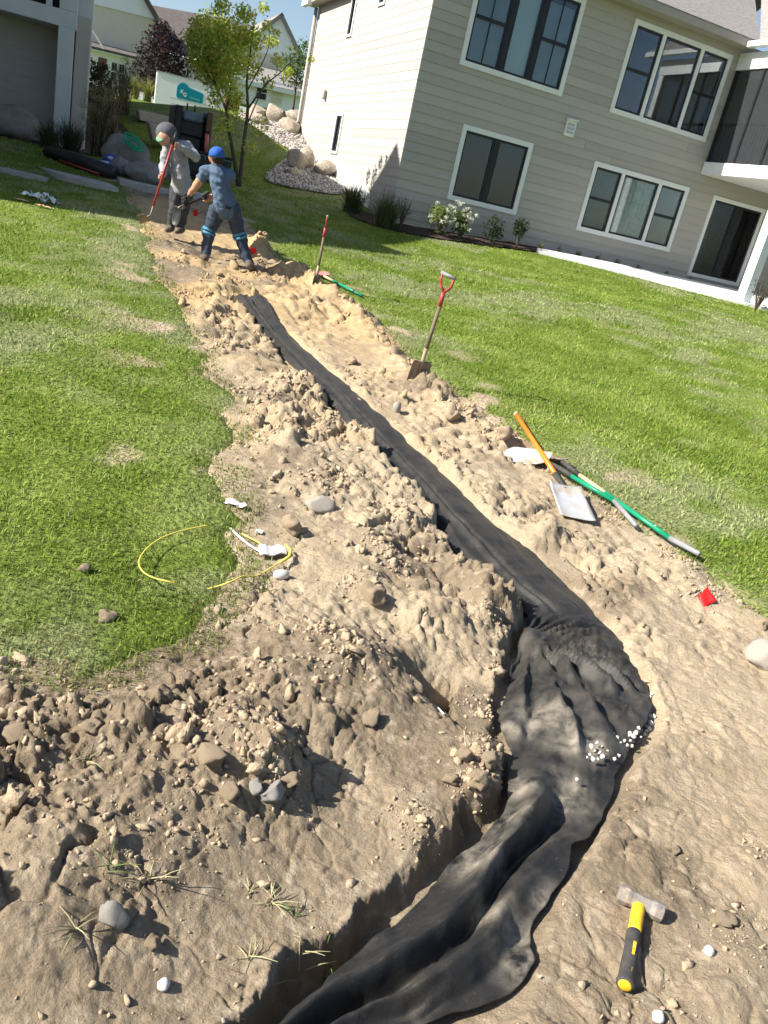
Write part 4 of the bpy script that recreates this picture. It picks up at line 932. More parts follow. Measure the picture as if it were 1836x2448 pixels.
# ------------------------------------------------------------------ rock shapes
def ico(sub):
    bm = bmesh.new(); bmesh.ops.create_icosphere(bm, subdivisions=sub, radius=1.0)
    V = np.array([v.co[:] for v in bm.verts]); F = np.array([[v.index for v in f.verts] for f in bm.faces]); bm.free(); return V, F
ICO1, ICO2, ICO3 = ico(1), ico(2), ico(3)
def rock_v(V, seed, amp=.35, freq=1.1, flat=.75, cuts=0, rs=None):
    rs = rs or random.Random(seed); out = []
    off = Vector((seed * 3.7, seed * 1.3, seed * 7.1))
    pl = [(Vector((rs.gauss(0, 1), rs.gauss(0, 1), rs.gauss(0, 1))).normalized(), rs.uniform(.55, .8)) for _ in range(cuts)]
    for v in V:
        q = Vector(v); r = 1 + amp * mnoise.noise(q * freq + off) + amp * .4 * mnoise.noise(q * freq * 2.7 + off)
        q = q * r
        for n, d in pl:
            k = q.dot(n)
            if k > d: q = q - n * (k - d) * .9
        out.append((q.x, q.y, q.z * flat))
    return np.array(out)
def rock_mesh(name, seed, m, sub=2, amp=.35, freq=1.1, flat=.75, cuts=4, smooth=True):
    V, F = {1: ICO1, 2: ICO2, 3: ICO3}[sub]; return fast_mesh(name, rock_v(V, seed, amp, freq, flat, cuts), F, m, smooth)

# loose crumbs of soil: too many to count
heaps = [((570, 1690), .13, 260, .011), ((450, 1640), .17, 260, .012), ((500, 1590), .14, 160, .010), ((1040, 1640), .10, 220, .011), ((1010, 1690), .07, 120, .011), ((880, 1760), .08, 130, .009), ((930, 1810), .07, 90, .008), ((720, 1440), .15, 260, .011), ((560, 1490), .12, 160, .010), ((680, 1385), .15, 200, .011),
         ((820, 1200), .16, 300, .012), ((850, 1120), .14, 220, .012), ((770, 1270), .12, 200, .011), ((700, 1050), .25, 260, .013), ((630, 930), .3, 300, .014), ((740, 930), .22, 260, .014), ((560, 860), .3, 240, .015), ((640, 830), .25, 220, .015), ((500, 740), .35, 260, .017), ((900, 1190), .08, 140, .010), ((1060, 1330), .07, 120, .010), ((1090, 1420), .06, 140, .011), ((1060, 1500), .08, 160, .011),
         ((300, 1840), .2, 160, .006), ((180, 1900), .2, 120, .006), ((420, 1780), .12, 100, .007),
         ((1000, 885), .2, 260, .014), ((1085, 935), .18, 260, .014), ((900, 790), .2, 200, .015), ((850, 740), .2, 180, .016), ((760, 670), .25, 200, .018), ((680, 610), .25, 200, .020), ((590, 545), .25, 220, .026), ((560, 590), .3, 220, .022), ((480, 600), .3, 160, .020), ((1190, 1010), .15, 160, .012), ((1320, 1110), .12, 120, .011), ((1470, 1210), .12, 130, .010), ((1530, 1275), .1, 110, .010),
         ((1400, 1450), .06, 80, .007), ((1620, 2060), .14, 110, .007), ((1580, 1980), .1, 80, .007), ((1450, 2170), .12, 90, .007), ((1640, 1840), .1, 70, .007), ((380, 560), .3, 120, .02), ((430, 640), .3, 160, .018), ((950, 1000), .2, 120, .012), ((780, 800), .2, 120, .014)]
def clod_field():
    base = [(rock_v(ICO1[0], i + 30, 1.1, 1.4, .72, 4), ICO1[1]) for i in range(6)] + [(rock_v(ICO2[0], i + 60, 1.05, 1.7, .75, 6), ICO2[1]) for i in range(6)]
    n = 150000; r = .9 * (16.5 / .9) ** rng.random(n); t = np.radians(rng.uniform(-42, 50, n)); x = r * np.sin(t); y = r * np.cos(t)
    s = sdf(x, y); rf = rough_at(x, y); cl = sstep(-.05, .40, fbm(x * 2.1, y * 2.1, 301, 4)); cl2 = sstep(.0, .4, fbm(x * .9, y * .9, 305, 3))
    d, sd_, hw, fz, _ = trench(x, y)
    pr = (.03 + rf ** 1.6 * (.10 + .9 * cl) * (.4 + .8 * cl2)) * (s > .02) * (d > hw + .02)
    k = rng.random(n) < pr * .30; x, y, r, rf = x[k], y[k], r[k], rf[k]; n = len(x)
    size = np.clip(rng.lognormal(math.log(.0068), .60, n), .004, .045) * (.6 + .5 * rf) * np.clip(.75 + r * .07, .8, 1.7)
    for (u, v), rad, cnt, sz in heaps:
        p = gpb(fu((u, v))); hk = .50 if p[1] < 3.4 else .62; cnt = int(cnt * .6); hx = p[0] + rng.normal(0, rad * .55, cnt); hy = p[1] + rng.normal(0, rad * .55, cnt)
        d, sd_, hw, fz, _ = trench(hx, hy); k = (d > hw + .01) & (sdf(hx, hy) > .03)
        x = np.concatenate([x, hx[k]]); y = np.concatenate([y, hy[k]]); size = np.concatenate([size, np.clip(rng.lognormal(math.log(sz * hk), .62, int(k.sum())), .003, sz * 3.0)])
    n = len(x); z = dirt_z(x, y);
    Vs = []; Fs = []; T = []; off = 0
    tan = np.array((.37, .29, .20)); yl = np.array((.40, .275, .14)); dk = np.array((.25, .185, .125)); pale = np.array((.46, .39, .30))
    for i in range(n):
        big = size[i] > .017; b = base[rnd.randrange(6) + (6 if big else 0)]
        R = np.array(Euler((rnd.uniform(0, 6.3), rnd.uniform(0, 6.3), rnd.uniform(0, 6.3))).to_matrix())
        v = (b[0] * (size[i] * np.array((rnd.uniform(.8, 1.35), rnd.uniform(.7, 1.1), rnd.uniform(.6, 1.0))))) @ R.T
        v = v + (x[i], y[i], z[i] + size[i] * .10)
        Vs.append(v); Fs.append(b[1] + off); off += len(v)
        q = rnd.random(); yy = float(np.clip((y[i] - 5.5) / 4, 0, 1)); c = tan * (1 - .8 * yy) + yl * .8 * yy
        c = c * (1 - .5 * q) + dk * .5 * q if q < .6 else (c * .6 + pale * .4 if q > .9 else c * rnd.uniform(.85, 1.1))
        T.append(np.tile(c, (len(v), 1)))
    me = fast_mesh('soil_crumbs', np.concatenate(Vs), np.concatenate(Fs), M['crumb'], False); set_tint(me, np.concatenate(T)); return me
M['crumb'] = attr_mat('soil_crumb', .95, 0, .006, 90.0, spec=.1)
obj('soil_crumbs', clod_field(), label='loose crumbs of dry soil scattered over the dug strip', kind='stuff')

# ------------------------------------------------------------------ stones and clods one can pick out
def set_rock(name, p, r, m, seed, label, cat, group=None, flat=.7, stretch=(1, 1, 1), rot=None, sink=.25, amp=.3, cuts=4, sub=2, smooth=True, z=None):
    if name == 'soil_clod': amp, sub, cuts, smooth = .75, 3, cuts + 2, False
    if m.name.startswith('grey_field'): amp, sub, cuts, smooth = .5, 3, 9, False
    me = rock_mesh(name, seed, m, sub, amp, 1.3, flat, cuts, smooth)
    zz = gz(p[0], p[1]) if z is None else z
    return obj(name, me, loc=(p[0], p[1], zz + r * flat * (1 - 2 * sink)), rot=rot or (0, 0, rnd.uniform(0, 6)), scale=(r * stretch[0], r * stretch[1], r * stretch[2]), label=label, cat=cat, group=group)
def pr(u, v, npx):  # radius in metres of something npx (display pixels) wide at that place
    p = gd(u, v); D = math.dist(p, (0, 0, EYE)); return p, npx * 1.1067 * .5 * D / FPX
for u, v, npx, nm, m, lab, kw in [
    (690, 1102, 60, 'field_stone', 'stone', 'smooth oval pale stone on the left bank of soil', dict(amp=.25, cuts=2, flat=.55, stretch=(1.1, .75, 1), rot=(.1, -.1, .5), sink=.15, sub=3)),
    (1645, 1432, 74, 'field_stone', 'stone', 'rounded cream stone at the right edge of the picture', dict(amp=.3, cuts=3, flat=.8, sink=.2, sub=3)),
    (606, 1250, 34, 'field_stone', 'white', 'small white egg-shaped stone below the white tag', dict(amp=.1, cuts=0, flat=.7, stretch=(1.1, .75, 1), rot=(0, 0, .5), sink=.1)),
    (627, 1150, 50, 'soil_clod', 'clod', 'brown clod beside the white tag casting a dark shadow', dict(flat=.8, cuts=5, sink=.1)),
    (243, 1990, 62, 'field_stone', 'stone_g', 'cracked grey stone in the near left soil', dict(flat=.85, cuts=6, sink=.15)),
    (327, 2040, 34, 'soil_clod', 'clod', 'flat tan clod below the cracked grey stone', dict(flat=.6, sink=.3)),
    (353, 2134, 26, 'limestone_chip', 'white', 'single white stone chip on the near left soil', dict(flat=.8, sink=.1)),
    (855, 890, 24, 'field_stone', 'stone', 'small pale upright stone right of the fabric midway', dict(flat=1.1, sink=.2)),
    (1452, 1838, 26, 'soil_clod', 'clod', 'lone round clod on the smooth soil above the hammer', dict(flat=.8, sink=.1, cuts=2)),
    (590, 1720, 54, 'field_stone', 'stone_g', 'grey stone at the foot of the shaded soil heap', dict(flat=.7, stretch=(1.2, .8, 1), sink=.15)),
    (550, 1712, 38, 'field_stone', 'stone_g', 'upright grey stone left of its larger neighbour in the heap', dict(flat=1.0, sink=.2)),
    (495, 1722, 48, 'soil_clod', 'clod', 'ochre clod leaning in the shaded soil heap', dict(flat=.9, cuts=5, sink=.15)),
    (455, 1640, 60, 'soil_clod', 'clod', 'broad ochre clod on top of the left soil heap', dict(flat=.6, cuts=4, sink=.2)),
    (625, 1690, 50, 'soil_clod', 'clod', 'pale tan clod at the right side of the soil heap', dict(flat=.6, sink=.25)),
    (200, 1575, 50, 'soil_clod', 'clod', 'pale flat clod on the left bank', dict(flat=.5, sink=.3)),
    (30, 1590, 60, 'soil_clod', 'clod', 'pale clod at the left edge of the soil', dict(flat=.6, sink=.3)),
    (1560, 1990, 40, 'soil_clod', 'clod', 'pale crusty clod right of the hammer head', dict(flat=.6, sink=.3)),
    (1530, 2060, 22, 'limestone_chip', 'white', 'small white chip right of the hammer handle', dict(flat=.8, sink=.2)),
    (1420, 2200, 26, 'limestone_chip', 'white', 'white chip at the bottom edge below the hammer', dict(flat=.8, sink=.2)),
    (1050, 1650, 44, 'soil_clod', 'clod', 'crumbly tan clod at the trench lip beside the fabric', dict(flat=.8, sink=.2, cuts=5)),
    (1000, 1640, 40, 'soil_clod', 'clod', 'pale crumbly clod left of the trench-lip clod', dict(flat=.8, sink=.2, cuts=5)),
    (1035, 1690, 42, 'soil_clod', 'clod', 'rounded tan clod hanging over the trench edge', dict(flat=.8, sink=.2, cuts=3)),
    (975, 1690, 32, 'soil_clod', 'clod', 'small pale clod above the smooth near pad', dict(flat=.8, sink=.2, cuts=3)),
    (800, 1560, 46, 'soil_clod', 'clod', 'rough clod in the middle of the left bank', dict(flat=.8, sink=.25, cuts=5)),
    (760, 785, 26, 'soil_clod', 'clod', 'clod beside the dark hollow right of the fabric', dict(flat=.8, sink=.2)),
    (800, 1290, 60, 'soil_clod', 'clod', 'large embedded clod on the left bank under the tag', dict(flat=.9, sink=.35, cuts=4)),
    (770, 880, 30, 'soil_clod', 'clod', 'clod on the bank left of the fabric midway', dict(flat=.8, sink=.25)),
    (975, 905, 44, 'soil_clod', 'clod', 'dark lump in the right spoil ridge', dict(flat=.9, sink=.25)),
    (1090, 945, 38, 'soil_clod', 'clod', 'dark lump beside the aluminium scoop', dict(flat=.9, sink=.25)),
    (1640, 1350, 30, 'soil_clod', 'clod', 'tan clod at the right lawn edge', dict(flat=.8, sink=.25)),
    (180, 1235, 26, 'soil_clod', 'clod', 'small clod lying in the left grass', dict(flat=.8, sink=.2)),
    (230, 1335, 40, 'soil_clod', 'clod', 'flat clod at the lower edge of the left grass', dict(flat=.6, sink=.25)),
]:
    if m == 'stone_g' and 'stone_g' not in M: M['stone_g'] = pmat('grey_field_stone', (.27, .255, .235), (.36, .335, .30), 26, .85, bump=.003, bscale=80)
    p, r = pr(u, v, npx); set_rock(nm, p, r, M[m], int(u + v), lab, 'stone' if nm != 'soil_clod' else 'clod', None, **kw)

# white drainage gravel spilled on and beside the fabric
wm = [rock_mesh('gravel_stone', 400 + i, M['white'], 2, .6, 1.3, .8, 7, False) for i in range(5)]
cl_px = [(1278, 1612), (1290, 1605), (1300, 1612), (1310, 1598), (1285, 1622), (1296, 1626), (1305, 1588), (1318, 1590), (1326, 1600), (1334, 1594), (1330, 1610), (1320, 1612), (1275, 1630), (1282, 1640), (1268, 1636), (1292, 1640), (1302, 1634), (1312, 1622), (1306, 1604), (1340, 1604), (1326, 1586), (1309, 1580),
         (1362, 1600), (1368, 1590), (1374, 1582), (1380, 1572), (1386, 1578), (1390, 1566), (1396, 1570), (1400, 1558), (1406, 1562), (1392, 1585), (1366, 1612), (1356, 1610), (1350, 1600), (1360, 1585), (1412, 1548), (1404, 1546), (1398, 1500), (1404, 1506), (1392, 1494), (1408, 1498), (1328, 1640), (1247, 1684), (1336, 1634), (1384, 1592), (1402, 1574), (1395, 1578)]
for i, (u, v) in enumerate(cl_px):
    p = gd(u, v); D = math.dist(p, (0, 0, EYE)); r = rnd.uniform(5.5, 13) * .5 * 1.15 * D / FPX
    q = at_z(u * 1.1067, v * 1.1067, p[2]); z = max(fab_z(q[0], q[1]), gz(q[0], q[1])) if u < 1345 else max(gz(q[0], q[1]), fab_z(q[0], q[1]) if u < 1385 else -9)
    q = at_z(u * 1.1067, v * 1.1067, z + r * .5)
    obj('gravel_stone', wm[i % 5], loc=(q[0], q[1], q[2]), rot=(rnd.uniform(0, 6), rnd.uniform(0, 6), rnd.uniform(0, 6)), scale=(r * 1.1, r * .9, r * .9), label='small white gravel stone spilled at the right edge of the black fabric', cat='gravel stone', group='white gravel spilled by the fabric')

# ------------------------------------------------------------------ grass
EXC = [mulch_P, grav_P, walk_P, bedL, abp([(-.05, -.05), (13.5, -.05), (13.5, 9.5), (-.05, 9.5)]), np.array([AB(aLH - 14, 23)[:2], AB(aLH, 23)[:2], AB(aLH, 33)[:2], AB(aLH - 14, 33)[:2]])]
def blades(n, r0, r1, t0, t1, hmean, wk, seed, bend=True, thin=1.0):
    g = np.random.default_rng(seed); r = r0 * (r1 / r0) ** g.random(n); t = np.radians(g.uniform(t0, t1, n)); x = r * np.sin(t); y = r * np.cos(t)
    s = sdf(x, y) + .10 * fbm(x * 2.3, y * 2.3, 5, 4) + .03 * fbm(x * 11, y * 11, 8, 3)
    bare = bare_at(x, y, s)
    k = (s < .34) & (g.random(n) > np.maximum(bare * .95, sstep(.10, .2, s) * .985))
    for Pp in EXC: k &= ~in_poly(x, y, Pp)
    x, y, r, s = x[k], y[k], r[k], s[k]; n = len(x); z = np.maximum(zb(x, y), ground(x, y)) - .006
    edge = np.exp(np.minimum(s, 0) / .25)
    h = hmean * g.uniform(.55, 1.35, n) * (1 - .25 * edge) * (1 + .35 * fbm(x * 2.2, y * 2.2, 340, 3)); w = wk * np.clip(r, 1.5, 60) * g.uniform(.7, 1.4, n)
    az = g.uniform(0, 2 * math.pi, n); ln = g.uniform(.15, .95, n); flow = fbm(x * 1.2, y * 1.2, 350, 2) * 5; az = np.where(g.random(n) < .55, flow + g.normal(0, .6, n), az)
    fa = g.uniform(0, 2 * math.pi, n); dx = np.cos(fa) * w; dy = np.sin(fa) * w; lx = np.cos(az) * h * ln; ly = np.sin(az) * h * ln
    hz = h * np.sqrt(np.clip(1 - (ln * .75) ** 2, .1, 1))
    c = lawn_tint(x, y) * g.uniform(.65, 1.4, (n, 1)); strw = g.random(n) < (.05 + .30 * edge); c[strw] = np.array((.30, .27, .14)) * g.uniform(.7, 1.2, (strw.sum(), 1))
    if bend:
        V = np.stack([np.stack([x - dx, y - dy, z], 1), np.stack([x + dx, y + dy, z], 1), np.stack([x + lx * .38 + dx * .8, y + ly * .38 + dy * .8, z + hz * .6], 1), np.stack([x + lx * .38 - dx * .8, y + ly * .38 - dy * .8, z + hz * .6], 1), np.stack([x + lx, y + ly, z + hz * .92], 1)], 1).reshape(-1, 3)
        b = (np.arange(n) * 5)[:, None]; F = np.concatenate([b + [0, 1, 2], b + [0, 2, 3], b + [3, 2, 4]]); T = np.repeat(c, 5, 0)
    else:
        V = np.stack([np.stack([x - dx, y - dy, z], 1), np.stack([x + dx, y + dy, z], 1), np.stack([x + lx, y + ly, z + hz], 1)], 1).reshape(-1, 3)
        F = (np.arange(n) * 3)[:, None] + np.array([[0, 1, 2]]); T = np.repeat(c, 3, 0)
    return V, F, T
parts = [blades(160000, 1.55, 7.5, -42, 50, .033, .00075, 1), blades(190000, 7.0, 30, -40, 44, .038, .0008, 2, False)]
off = 0; Vs = []; Fs = []; Ts = []
for V, F, T in parts: Vs.append(V); Fs.append(F + off); Ts.append(T); off += len(V)
me = fast_mesh('grass', np.concatenate(Vs), np.concatenate(Fs), M['grass'], False); set_tint(me, np.concatenate(Ts))
obj('grass', me, label='short blades of lawn grass either side of the dug strip', kind='stuff')
# ------------------------------------------------------------------ tools lying and standing about
def blade_mesh(name, O, ax, nrm, L, W, m, parent, prof='square', dish=.02, rim=.018, nL=12, nW=10, thick=.003, step=True):
    """a shovel blade: starts at O, runs along ax, its hollow faces nrm"""
    ax = Vector(ax).normalized(); nrm = Vector(nrm); nrm = (nrm - ax * nrm.dot(ax)).normalized(); yv = nrm.cross(ax)
    V = []
    for i in range(nL + 1):
        t = i / nL
        if prof == 'square': w = W * (.94 + .06 * t)
        elif prof == 'round': w = W * (min(1, .80 + t * .5) if t < .62 else max(.06, math.sqrt(max(0, 1 - ((t - .62) / .385) ** 2))))
        else: w = W * (.72 + .28 * min(1, t * 3)) * (1 if t < .85 else math.sqrt(max(.02, 1 - ((t - .85) / .165) ** 2)))
        for j in range(nW + 1):
            s = j / nW * 2 - 1
            z = rim * abs(s) ** 4 * (1 - .5 * t) - dish * (1 - s * s) * (1 - abs(2 * t - 1) ** 3) + (.014 * (1 - min(1, t * 6)))
            V.append(Vector(O) + ax * (t * L) + yv * (s * w / 2) + nrm * z)
    F = [(i * (nW + 1) + j, i * (nW + 1) + j + 1, (i + 1) * (nW + 1) + j + 1, (i + 1) * (nW + 1) + j) for i in range(nL) for j in range(nW)]
    mb = MB().add(V, F); o = mb.build(name, m, parent, smooth=True, loc=tuple(O))
    sd_ = o.modifiers.new('plate', 'SOLIDIFY'); sd_.thickness = thick; sd_.offset = 0
    return o
def gl(u, v, h): p = gp(u, v); q = at_z(u, v, p[2] + h); return Vector((q[0], q[1], gz(q[0], q[1]) + h))
def lerp(a, b, t): return Vector(a) * (1 - t) + Vector(b) * t

# orange square shovel
he = gl(1236, 988, .06); hs = gl(1328, 1130, .075); bs = gl(1350, 1164, .05); be = gl(1381, 1240, .022)
t_ = empty('shovel', (be + bs) / 2, label='orange-handled shovel with a square aluminium blade lying on the soil', cat='shovel')
MB().tube([he, lerp(he, hs, .5), hs], [.019, .0185, .018], 12).build('handle', M['orange'], t_, smooth=True)
d_ = (he - hs).normalized(); MB().tube([he - d_ * .0, he + d_ * .03, he + d_ * .04], [.0195, .0195, .012], 12).build('end_cap', M['orange_pale'], t_, smooth=True)
MB().tube([hs, lerp(hs, bs, .6), bs + (bs - hs).normalized() * .02], [.021, .017, .012], 10).build('socket', M['rubber'], t_, smooth=True)
bl = blade_mesh('blade', bs - (be - bs).normalized() * .01, be - bs, (0, 0, 1), (be - bs).length + .01, .235, M['steel'], t_, 'square', .004, .02)
# green long-handled scoop
A_ = [gl(1216, 1040, .05), gl(1314, 1096, .06), gl(1366, 1139, .06), gl(1464, 1211, .05), gl(1523, 1254, .045)]
t_ = empty('shovel', A_[1], label='green-handled scoop shovel, its pale blade under the orange handle', cat='shovel')
blade_mesh('blade', A_[1], A_[0] - A_[1], (-.1, -.25, 1), (A_[0] - A_[1]).length * 1.0, .25, M['steel'], t_, 'scoop', .015, .02)
MB().tube([A_[1] + (A_[0] - A_[1]).normalized() * .03, lerp(A_[1], A_[2], .6), A_[2]], [.014, .019, .021], 10).build('socket', M['rubber'], t_, smooth=True)
MB().tube([A_[2], A_[3]], .0155, 12).build('handle', M['green_h'], t_, smooth=True)
MB().tube([A_[3], lerp(A_[3], A_[4], .9), A_[4]], [.0165, .016, .013], 12).build('grip', M['grey_grip'], t_, smooth=True)
B_ = [gl(1262, 1078, .01), gl(1340, 1112, .05), gl(1384, 1139, .055), gl(1602, 1285, .045), gl(1672, 1328, .05)]
t_ = empty('shovel', B_[1], label='long green-handled shovel with grey grip end along the lawn edge', cat='shovel')
blade_mesh('blade', B_[1], B_[0] - B_[1], (0, 0, 1), (B_[0] - B_[1]).length, .21, M['iron'], t_, 'round', .015, .012)
MB().tube([B_[1], B_[2]], [.016, .02], 10).build('socket', M['rubber'], t_, smooth=True)
wn = lerp(B_[2], B_[3], .32)
MB().tube([B_[2], wn], .0155, 12).build('worn_handle', M['wood_end'], t_, smooth=True)
MB().tube([wn, B_[3]], .016, 12).build('handle', M['green_h'], t_, smooth=True)
MB().tube([B_[3], lerp(B_[3], B_[4], .96), B_[4]], [.017, .0165, .014], 12).build('grip', M['grey_grip'], t_, smooth=True)

# two D-handled spades stuck upright in the spoil ridge
def d_spade(base, shaft_top, g0, g1, wdir, label, m_shaft, bw=.19, up=.16):
    t = empty('spade', base, label=label, cat='spade'); ax = (Vector(base) - Vector(shaft_top)).normalized()
    n = Vector(wdir).cross(ax)
    if n.y > 0: n = -n
    bt = Vector(base) - ax * up
    blade_mesh('blade', bt, ax, n, up + .13, bw, M['iron'], t, 'square', .012, .006)
    mb = MB(); yv = Vector(wdir).normalized()
    mb.tube([bt - yv * bw * .46 - n * .006, bt - yv * .02 - n * .004], .007, 6); mb.tube([bt + yv * .02 - n * .004, bt + yv * bw * .46 - n * .006], .007, 6); mb.build('foot_tread', M['iron'], t)
    MB().tube([bt + ax * .12 + n * .004, bt, bt - ax * .12], [.010, .019, .020], 10).build('socket', M['iron'], t, smooth=True)
    MB().tube([bt - ax * .10, lerp(bt, shaft_top, .5), shaft_top], [.0185, .0175, .0175], 10).build('shaft', m_shaft, t, smooth=True)
    g0, g1 = Vector(g0), Vector(g1); st = Vector(shaft_top); gm = (g0 + g1) / 2
    neck = lerp(st, gm, .30); mb = MB()
    mb.tube([st + ax * .06, st, neck], [.021, .021, .018], 10)
    for g in (g0, g1):
        q = lerp(neck, g, .5) + (g - gm) * .42
        mb.tube([neck, lerp(neck, q, .55) + (g - gm) * .08, q, g], [.013, .011, .010, .011], 8)
    mb.build('yoke', M['red'], t, smooth=True)
    dg = (g1 - g0).normalized(); MB().tube([g0 - dg * .012, g1 + dg * .012], .016, 12).build('grip', M['grey_grip'], t, smooth=True)
    return t
p = gp(1001, 893); D0 = math.hypot(p[0], p[1])
d_spade(p, at_d(1056, 716, D0 + .05), at_d(1058, 652, D0 + .07), at_d(1086, 666, D0 + .02), E1, 'old D-handled spade with red yoke standing at the middle of the right lawn edge', M['wood_old'], bw=.2, up=.11)
p = gp(755, 672); D0 = math.hypot(p[0], p[1])
d_spade(p, at_d(776, 556, D0 + .03), at_d(783, 517, D0 - .06), at_d(783, 517, D0 + .07), (.35, .93, 0), 'D-handled spade with faded red grip standing farther up the ridge', M['wood_old'], bw=.18, up=.08)
# red-bladed shovel lying on the grass behind the far spade
q0, q1, q2 = gl(763, 636, .05), gl(776, 654, .05), gl(866, 704, .035)
t_ = empty('shovel', q1, label='faded red-bladed shovel with a green handle lying on the grass behind the far spade', cat='shovel')
blade_mesh('blade', q1, q0 - q1, (0, -.5, 1), .30, .20, M['red_worn'], t_, 'round', .02, .015)
w1_ = lerp(q1, q2, .25); MB().tube([q1, w1_], [.017, .018], 10).build('socket', M['wood_end'], t_, smooth=True)
MB().tube([w1_, q2], .018, 10).build('handle', M['green_h'], t_, smooth=True)

# the hammer
ha, hb_ = gl(1476, 2137, .026), gl(1586, 2187, .026); hc = lerp(ha, hb_, .47); hbut = gl(1496, 2352, .019)
t_ = empty('hammer', (hc + hbut) / 2, label='short sledge hammer with yellow and black handle lying on the smooth soil', cat='hammer')
hx = (hb_ - ha).normalized(); L_ = (hb_ - ha).length
mb = MB(); prof_ = [(-.5, .017), (-.47, .0235), (-.30, .0245), (-.20, .021), (.20, .021), (.30, .0245), (.47, .0235), (.5, .017)]
cm = (ha + hb_) / 2; mb.tube([cm + hx * (L_ * s) for s, r in prof_], [r * 1.08 for s, r in prof_], 8); mb.build('head', M['hammerhead'], t_)
hd = (hbut - hc).normalized(); Lh = (hbut - hc).length; up_ = Vector((0, 0, .0))
def hp(t): return hc + hd * (Lh * t) + up_
MB().tube([hp(-.06), hp(.06), hp(.30), hp(.40)], [.016, .018, .0175, .0175], 14, flat=.85).build('handle', M['yellow'], t_, smooth=True)
gr = MB().tube([hp(.385), hp(.42), hp(.62), hp(.80), hp(.93), hp(.97), hp(1.0)], [.018, .0195, .0185, .020, .0205, .024, .022], 14, flat=.88).build('grip', M['rubber'], t_, smooth=True)
side = hd.cross(Vector((0, 0, 1))).normalized()
for tt_, ln, wd in ((.60, .030, .008), (.66, .022, .007), (.86, .012, .007)):
    c = hp(tt_) + Vector((0, 0, .0168)) - side * .003
    mb = MB(); mb.add([c - side * wd / 2 - hd * ln / 2, c + side * wd / 2 - hd * ln / 2, c + side * wd / 2 + hd * ln / 2, c - side * wd / 2 + hd * ln / 2], [(0, 1, 2, 3)])
    mb.build('grip_mark', M['yellow'], gr)
MB().tube([hp(1.0), hp(1.012)], [.018, .014], 12).build('end_plug', M['yellow'], t_, smooth=True)

# ------------------------------------------------------------------ cord with tag, litter, flags
def z8(x, y): return (x / 2.074, 1100 + y / 2.074)
loop = [gl(*z8(*q), .012) for q in [(1025, 352), (960, 365), (880, 385), (800, 415), (740, 455), (700, 500), (685, 545), (710, 590), (770, 620), (850, 640), (960, 655), (1050, 658), (1130, 640), (1200, 605), (1270, 575), (1340, 540), (1390, 505)]]
for i, q in enumerate(loop): q.z += (.030 if i < 14 else .006)
lp = spline([tuple(q) for q in loop], 90)
t_ = empty('cord', loop[-1], label='loop of yellow cord with a white tag lying over the left grass edge', cat='cord')
MB().tube([Vector(q) for q in lp], .0032, 6).build('loop', M['cord'], t_, smooth=True)
st_ = [gl(*z8(*q), .02) for q in [(1140, 330), (1180, 372), (1235, 418), (1290, 448), (1300, 456)]]
MB().tube([Vector(q) for q in spline([tuple(q) for q in st_], 24)], .008, 6, flat=.4).build('strap', M['paper'], t_, smooth=True)
st_ = [gl(*z8(*q), .02) for q in [(1200, 362), (1240, 385), (1285, 412), (1300, 430)]]
MB().tube([Vector(q) for q in spline([tuple(q) for q in st_], 16)], .006, 6, flat=.5).build('strap', M['cord'], t_, smooth=True)
tg = [gl(u, v, .022) for u, v in [(618, 1303), (681, 1307), (686, 1327), (621, 1329)]]; zt = max(q.z for q in tg)
mb = MB(); n = 8; V = []
for i in range(n + 1):
    a = lerp(tg[0], tg[1], i / n); b = lerp(tg[3], tg[2], i / n); k = .006 * math.sin(i * 1.3)
    a.z = b.z = zt + k; V += [a, b]
mb.add(V, [(2 * i, 2 * i + 1, 2 * i + 3, 2 * i + 2) for i in range(n)])
tagp = mb.build('tag', M['paper'], t_); sd_ = tagp.modifiers.new('card', 'SOLIDIFY'); sd_.thickness = .006
cl_ = [Vector(q) + Vector((0, 0, .012)) for q in [tg[1], gl(694, 1326, .02), gl(690, 1338, .02), gl(668, 1348, .015)]]
MB().tube(cl_, [.005, .006, .008, .007], 6).build('clip', M['cord'], t_, smooth=True)
def crumple(name, u, v, size, m, seed, label, cat, h=.35, n=9, asp=.6):
    p = gp(u, v); r = random.Random(seed); V = []; D = math.dist(p, (0, 0, EYE)); s = size * 1.1067 * D / FPX; an = r.uniform(-.4, .4)
    for i in range(n):
        for j in range(n):
            x = (i / (n - 1) - .5) * s; y = (j / (n - 1) - .5) * s * asp
            z = s * h * (mnoise.noise((x / s * 4 + seed, y / s * 4, seed * .7)) * .5 + .28) + .01
            x += s * .10 * mnoise.noise((x / s * 6, y / s * 6 + seed, 3)); y += s * .12 * mnoise.noise((x / s * 6, y / s * 6 + seed, 9))
            V.append((p[0] + x * math.cos(an) - y * math.sin(an), p[1] + x * math.sin(an) + y * math.cos(an), p[2] + max(.004, z)))
    F = [(i * n + j, (i + 1) * n + j, (i + 1) * n + j + 1, i * n + j + 1) for i in range(n - 1) for j in range(n - 1)]
    o = MB().add(V, F).build(name, m, smooth=False, label=label, cat=cat, loc=tuple(p)); sd_ = o.modifiers.new('sheet', 'SOLIDIFY'); sd_.thickness = .0015; return o
crumple('paper_scrap', 562, 1212, 46, M['paper'], 3, 'torn white paper scrap at the left lawn edge above the tag', 'paper', .35, asp=.4)
crumple('paper_scrap', 619, 1276, 15, M['paper'], 5, 'tiny white paper scrap just above the white tag', 'paper', .5, asp=.9)
crumple('plastic_wrapper', 66, 470, 24, M['clear'], 8, 'blue-grey plastic wrapper at the left end of the litter on the far lawn', 'wrapper', .5)
crumple('plastic_bag', 95, 477, 26, M['paper'], 9, 'balled white plastic bag in the litter on the far lawn', 'bag', .9, asp=.9)
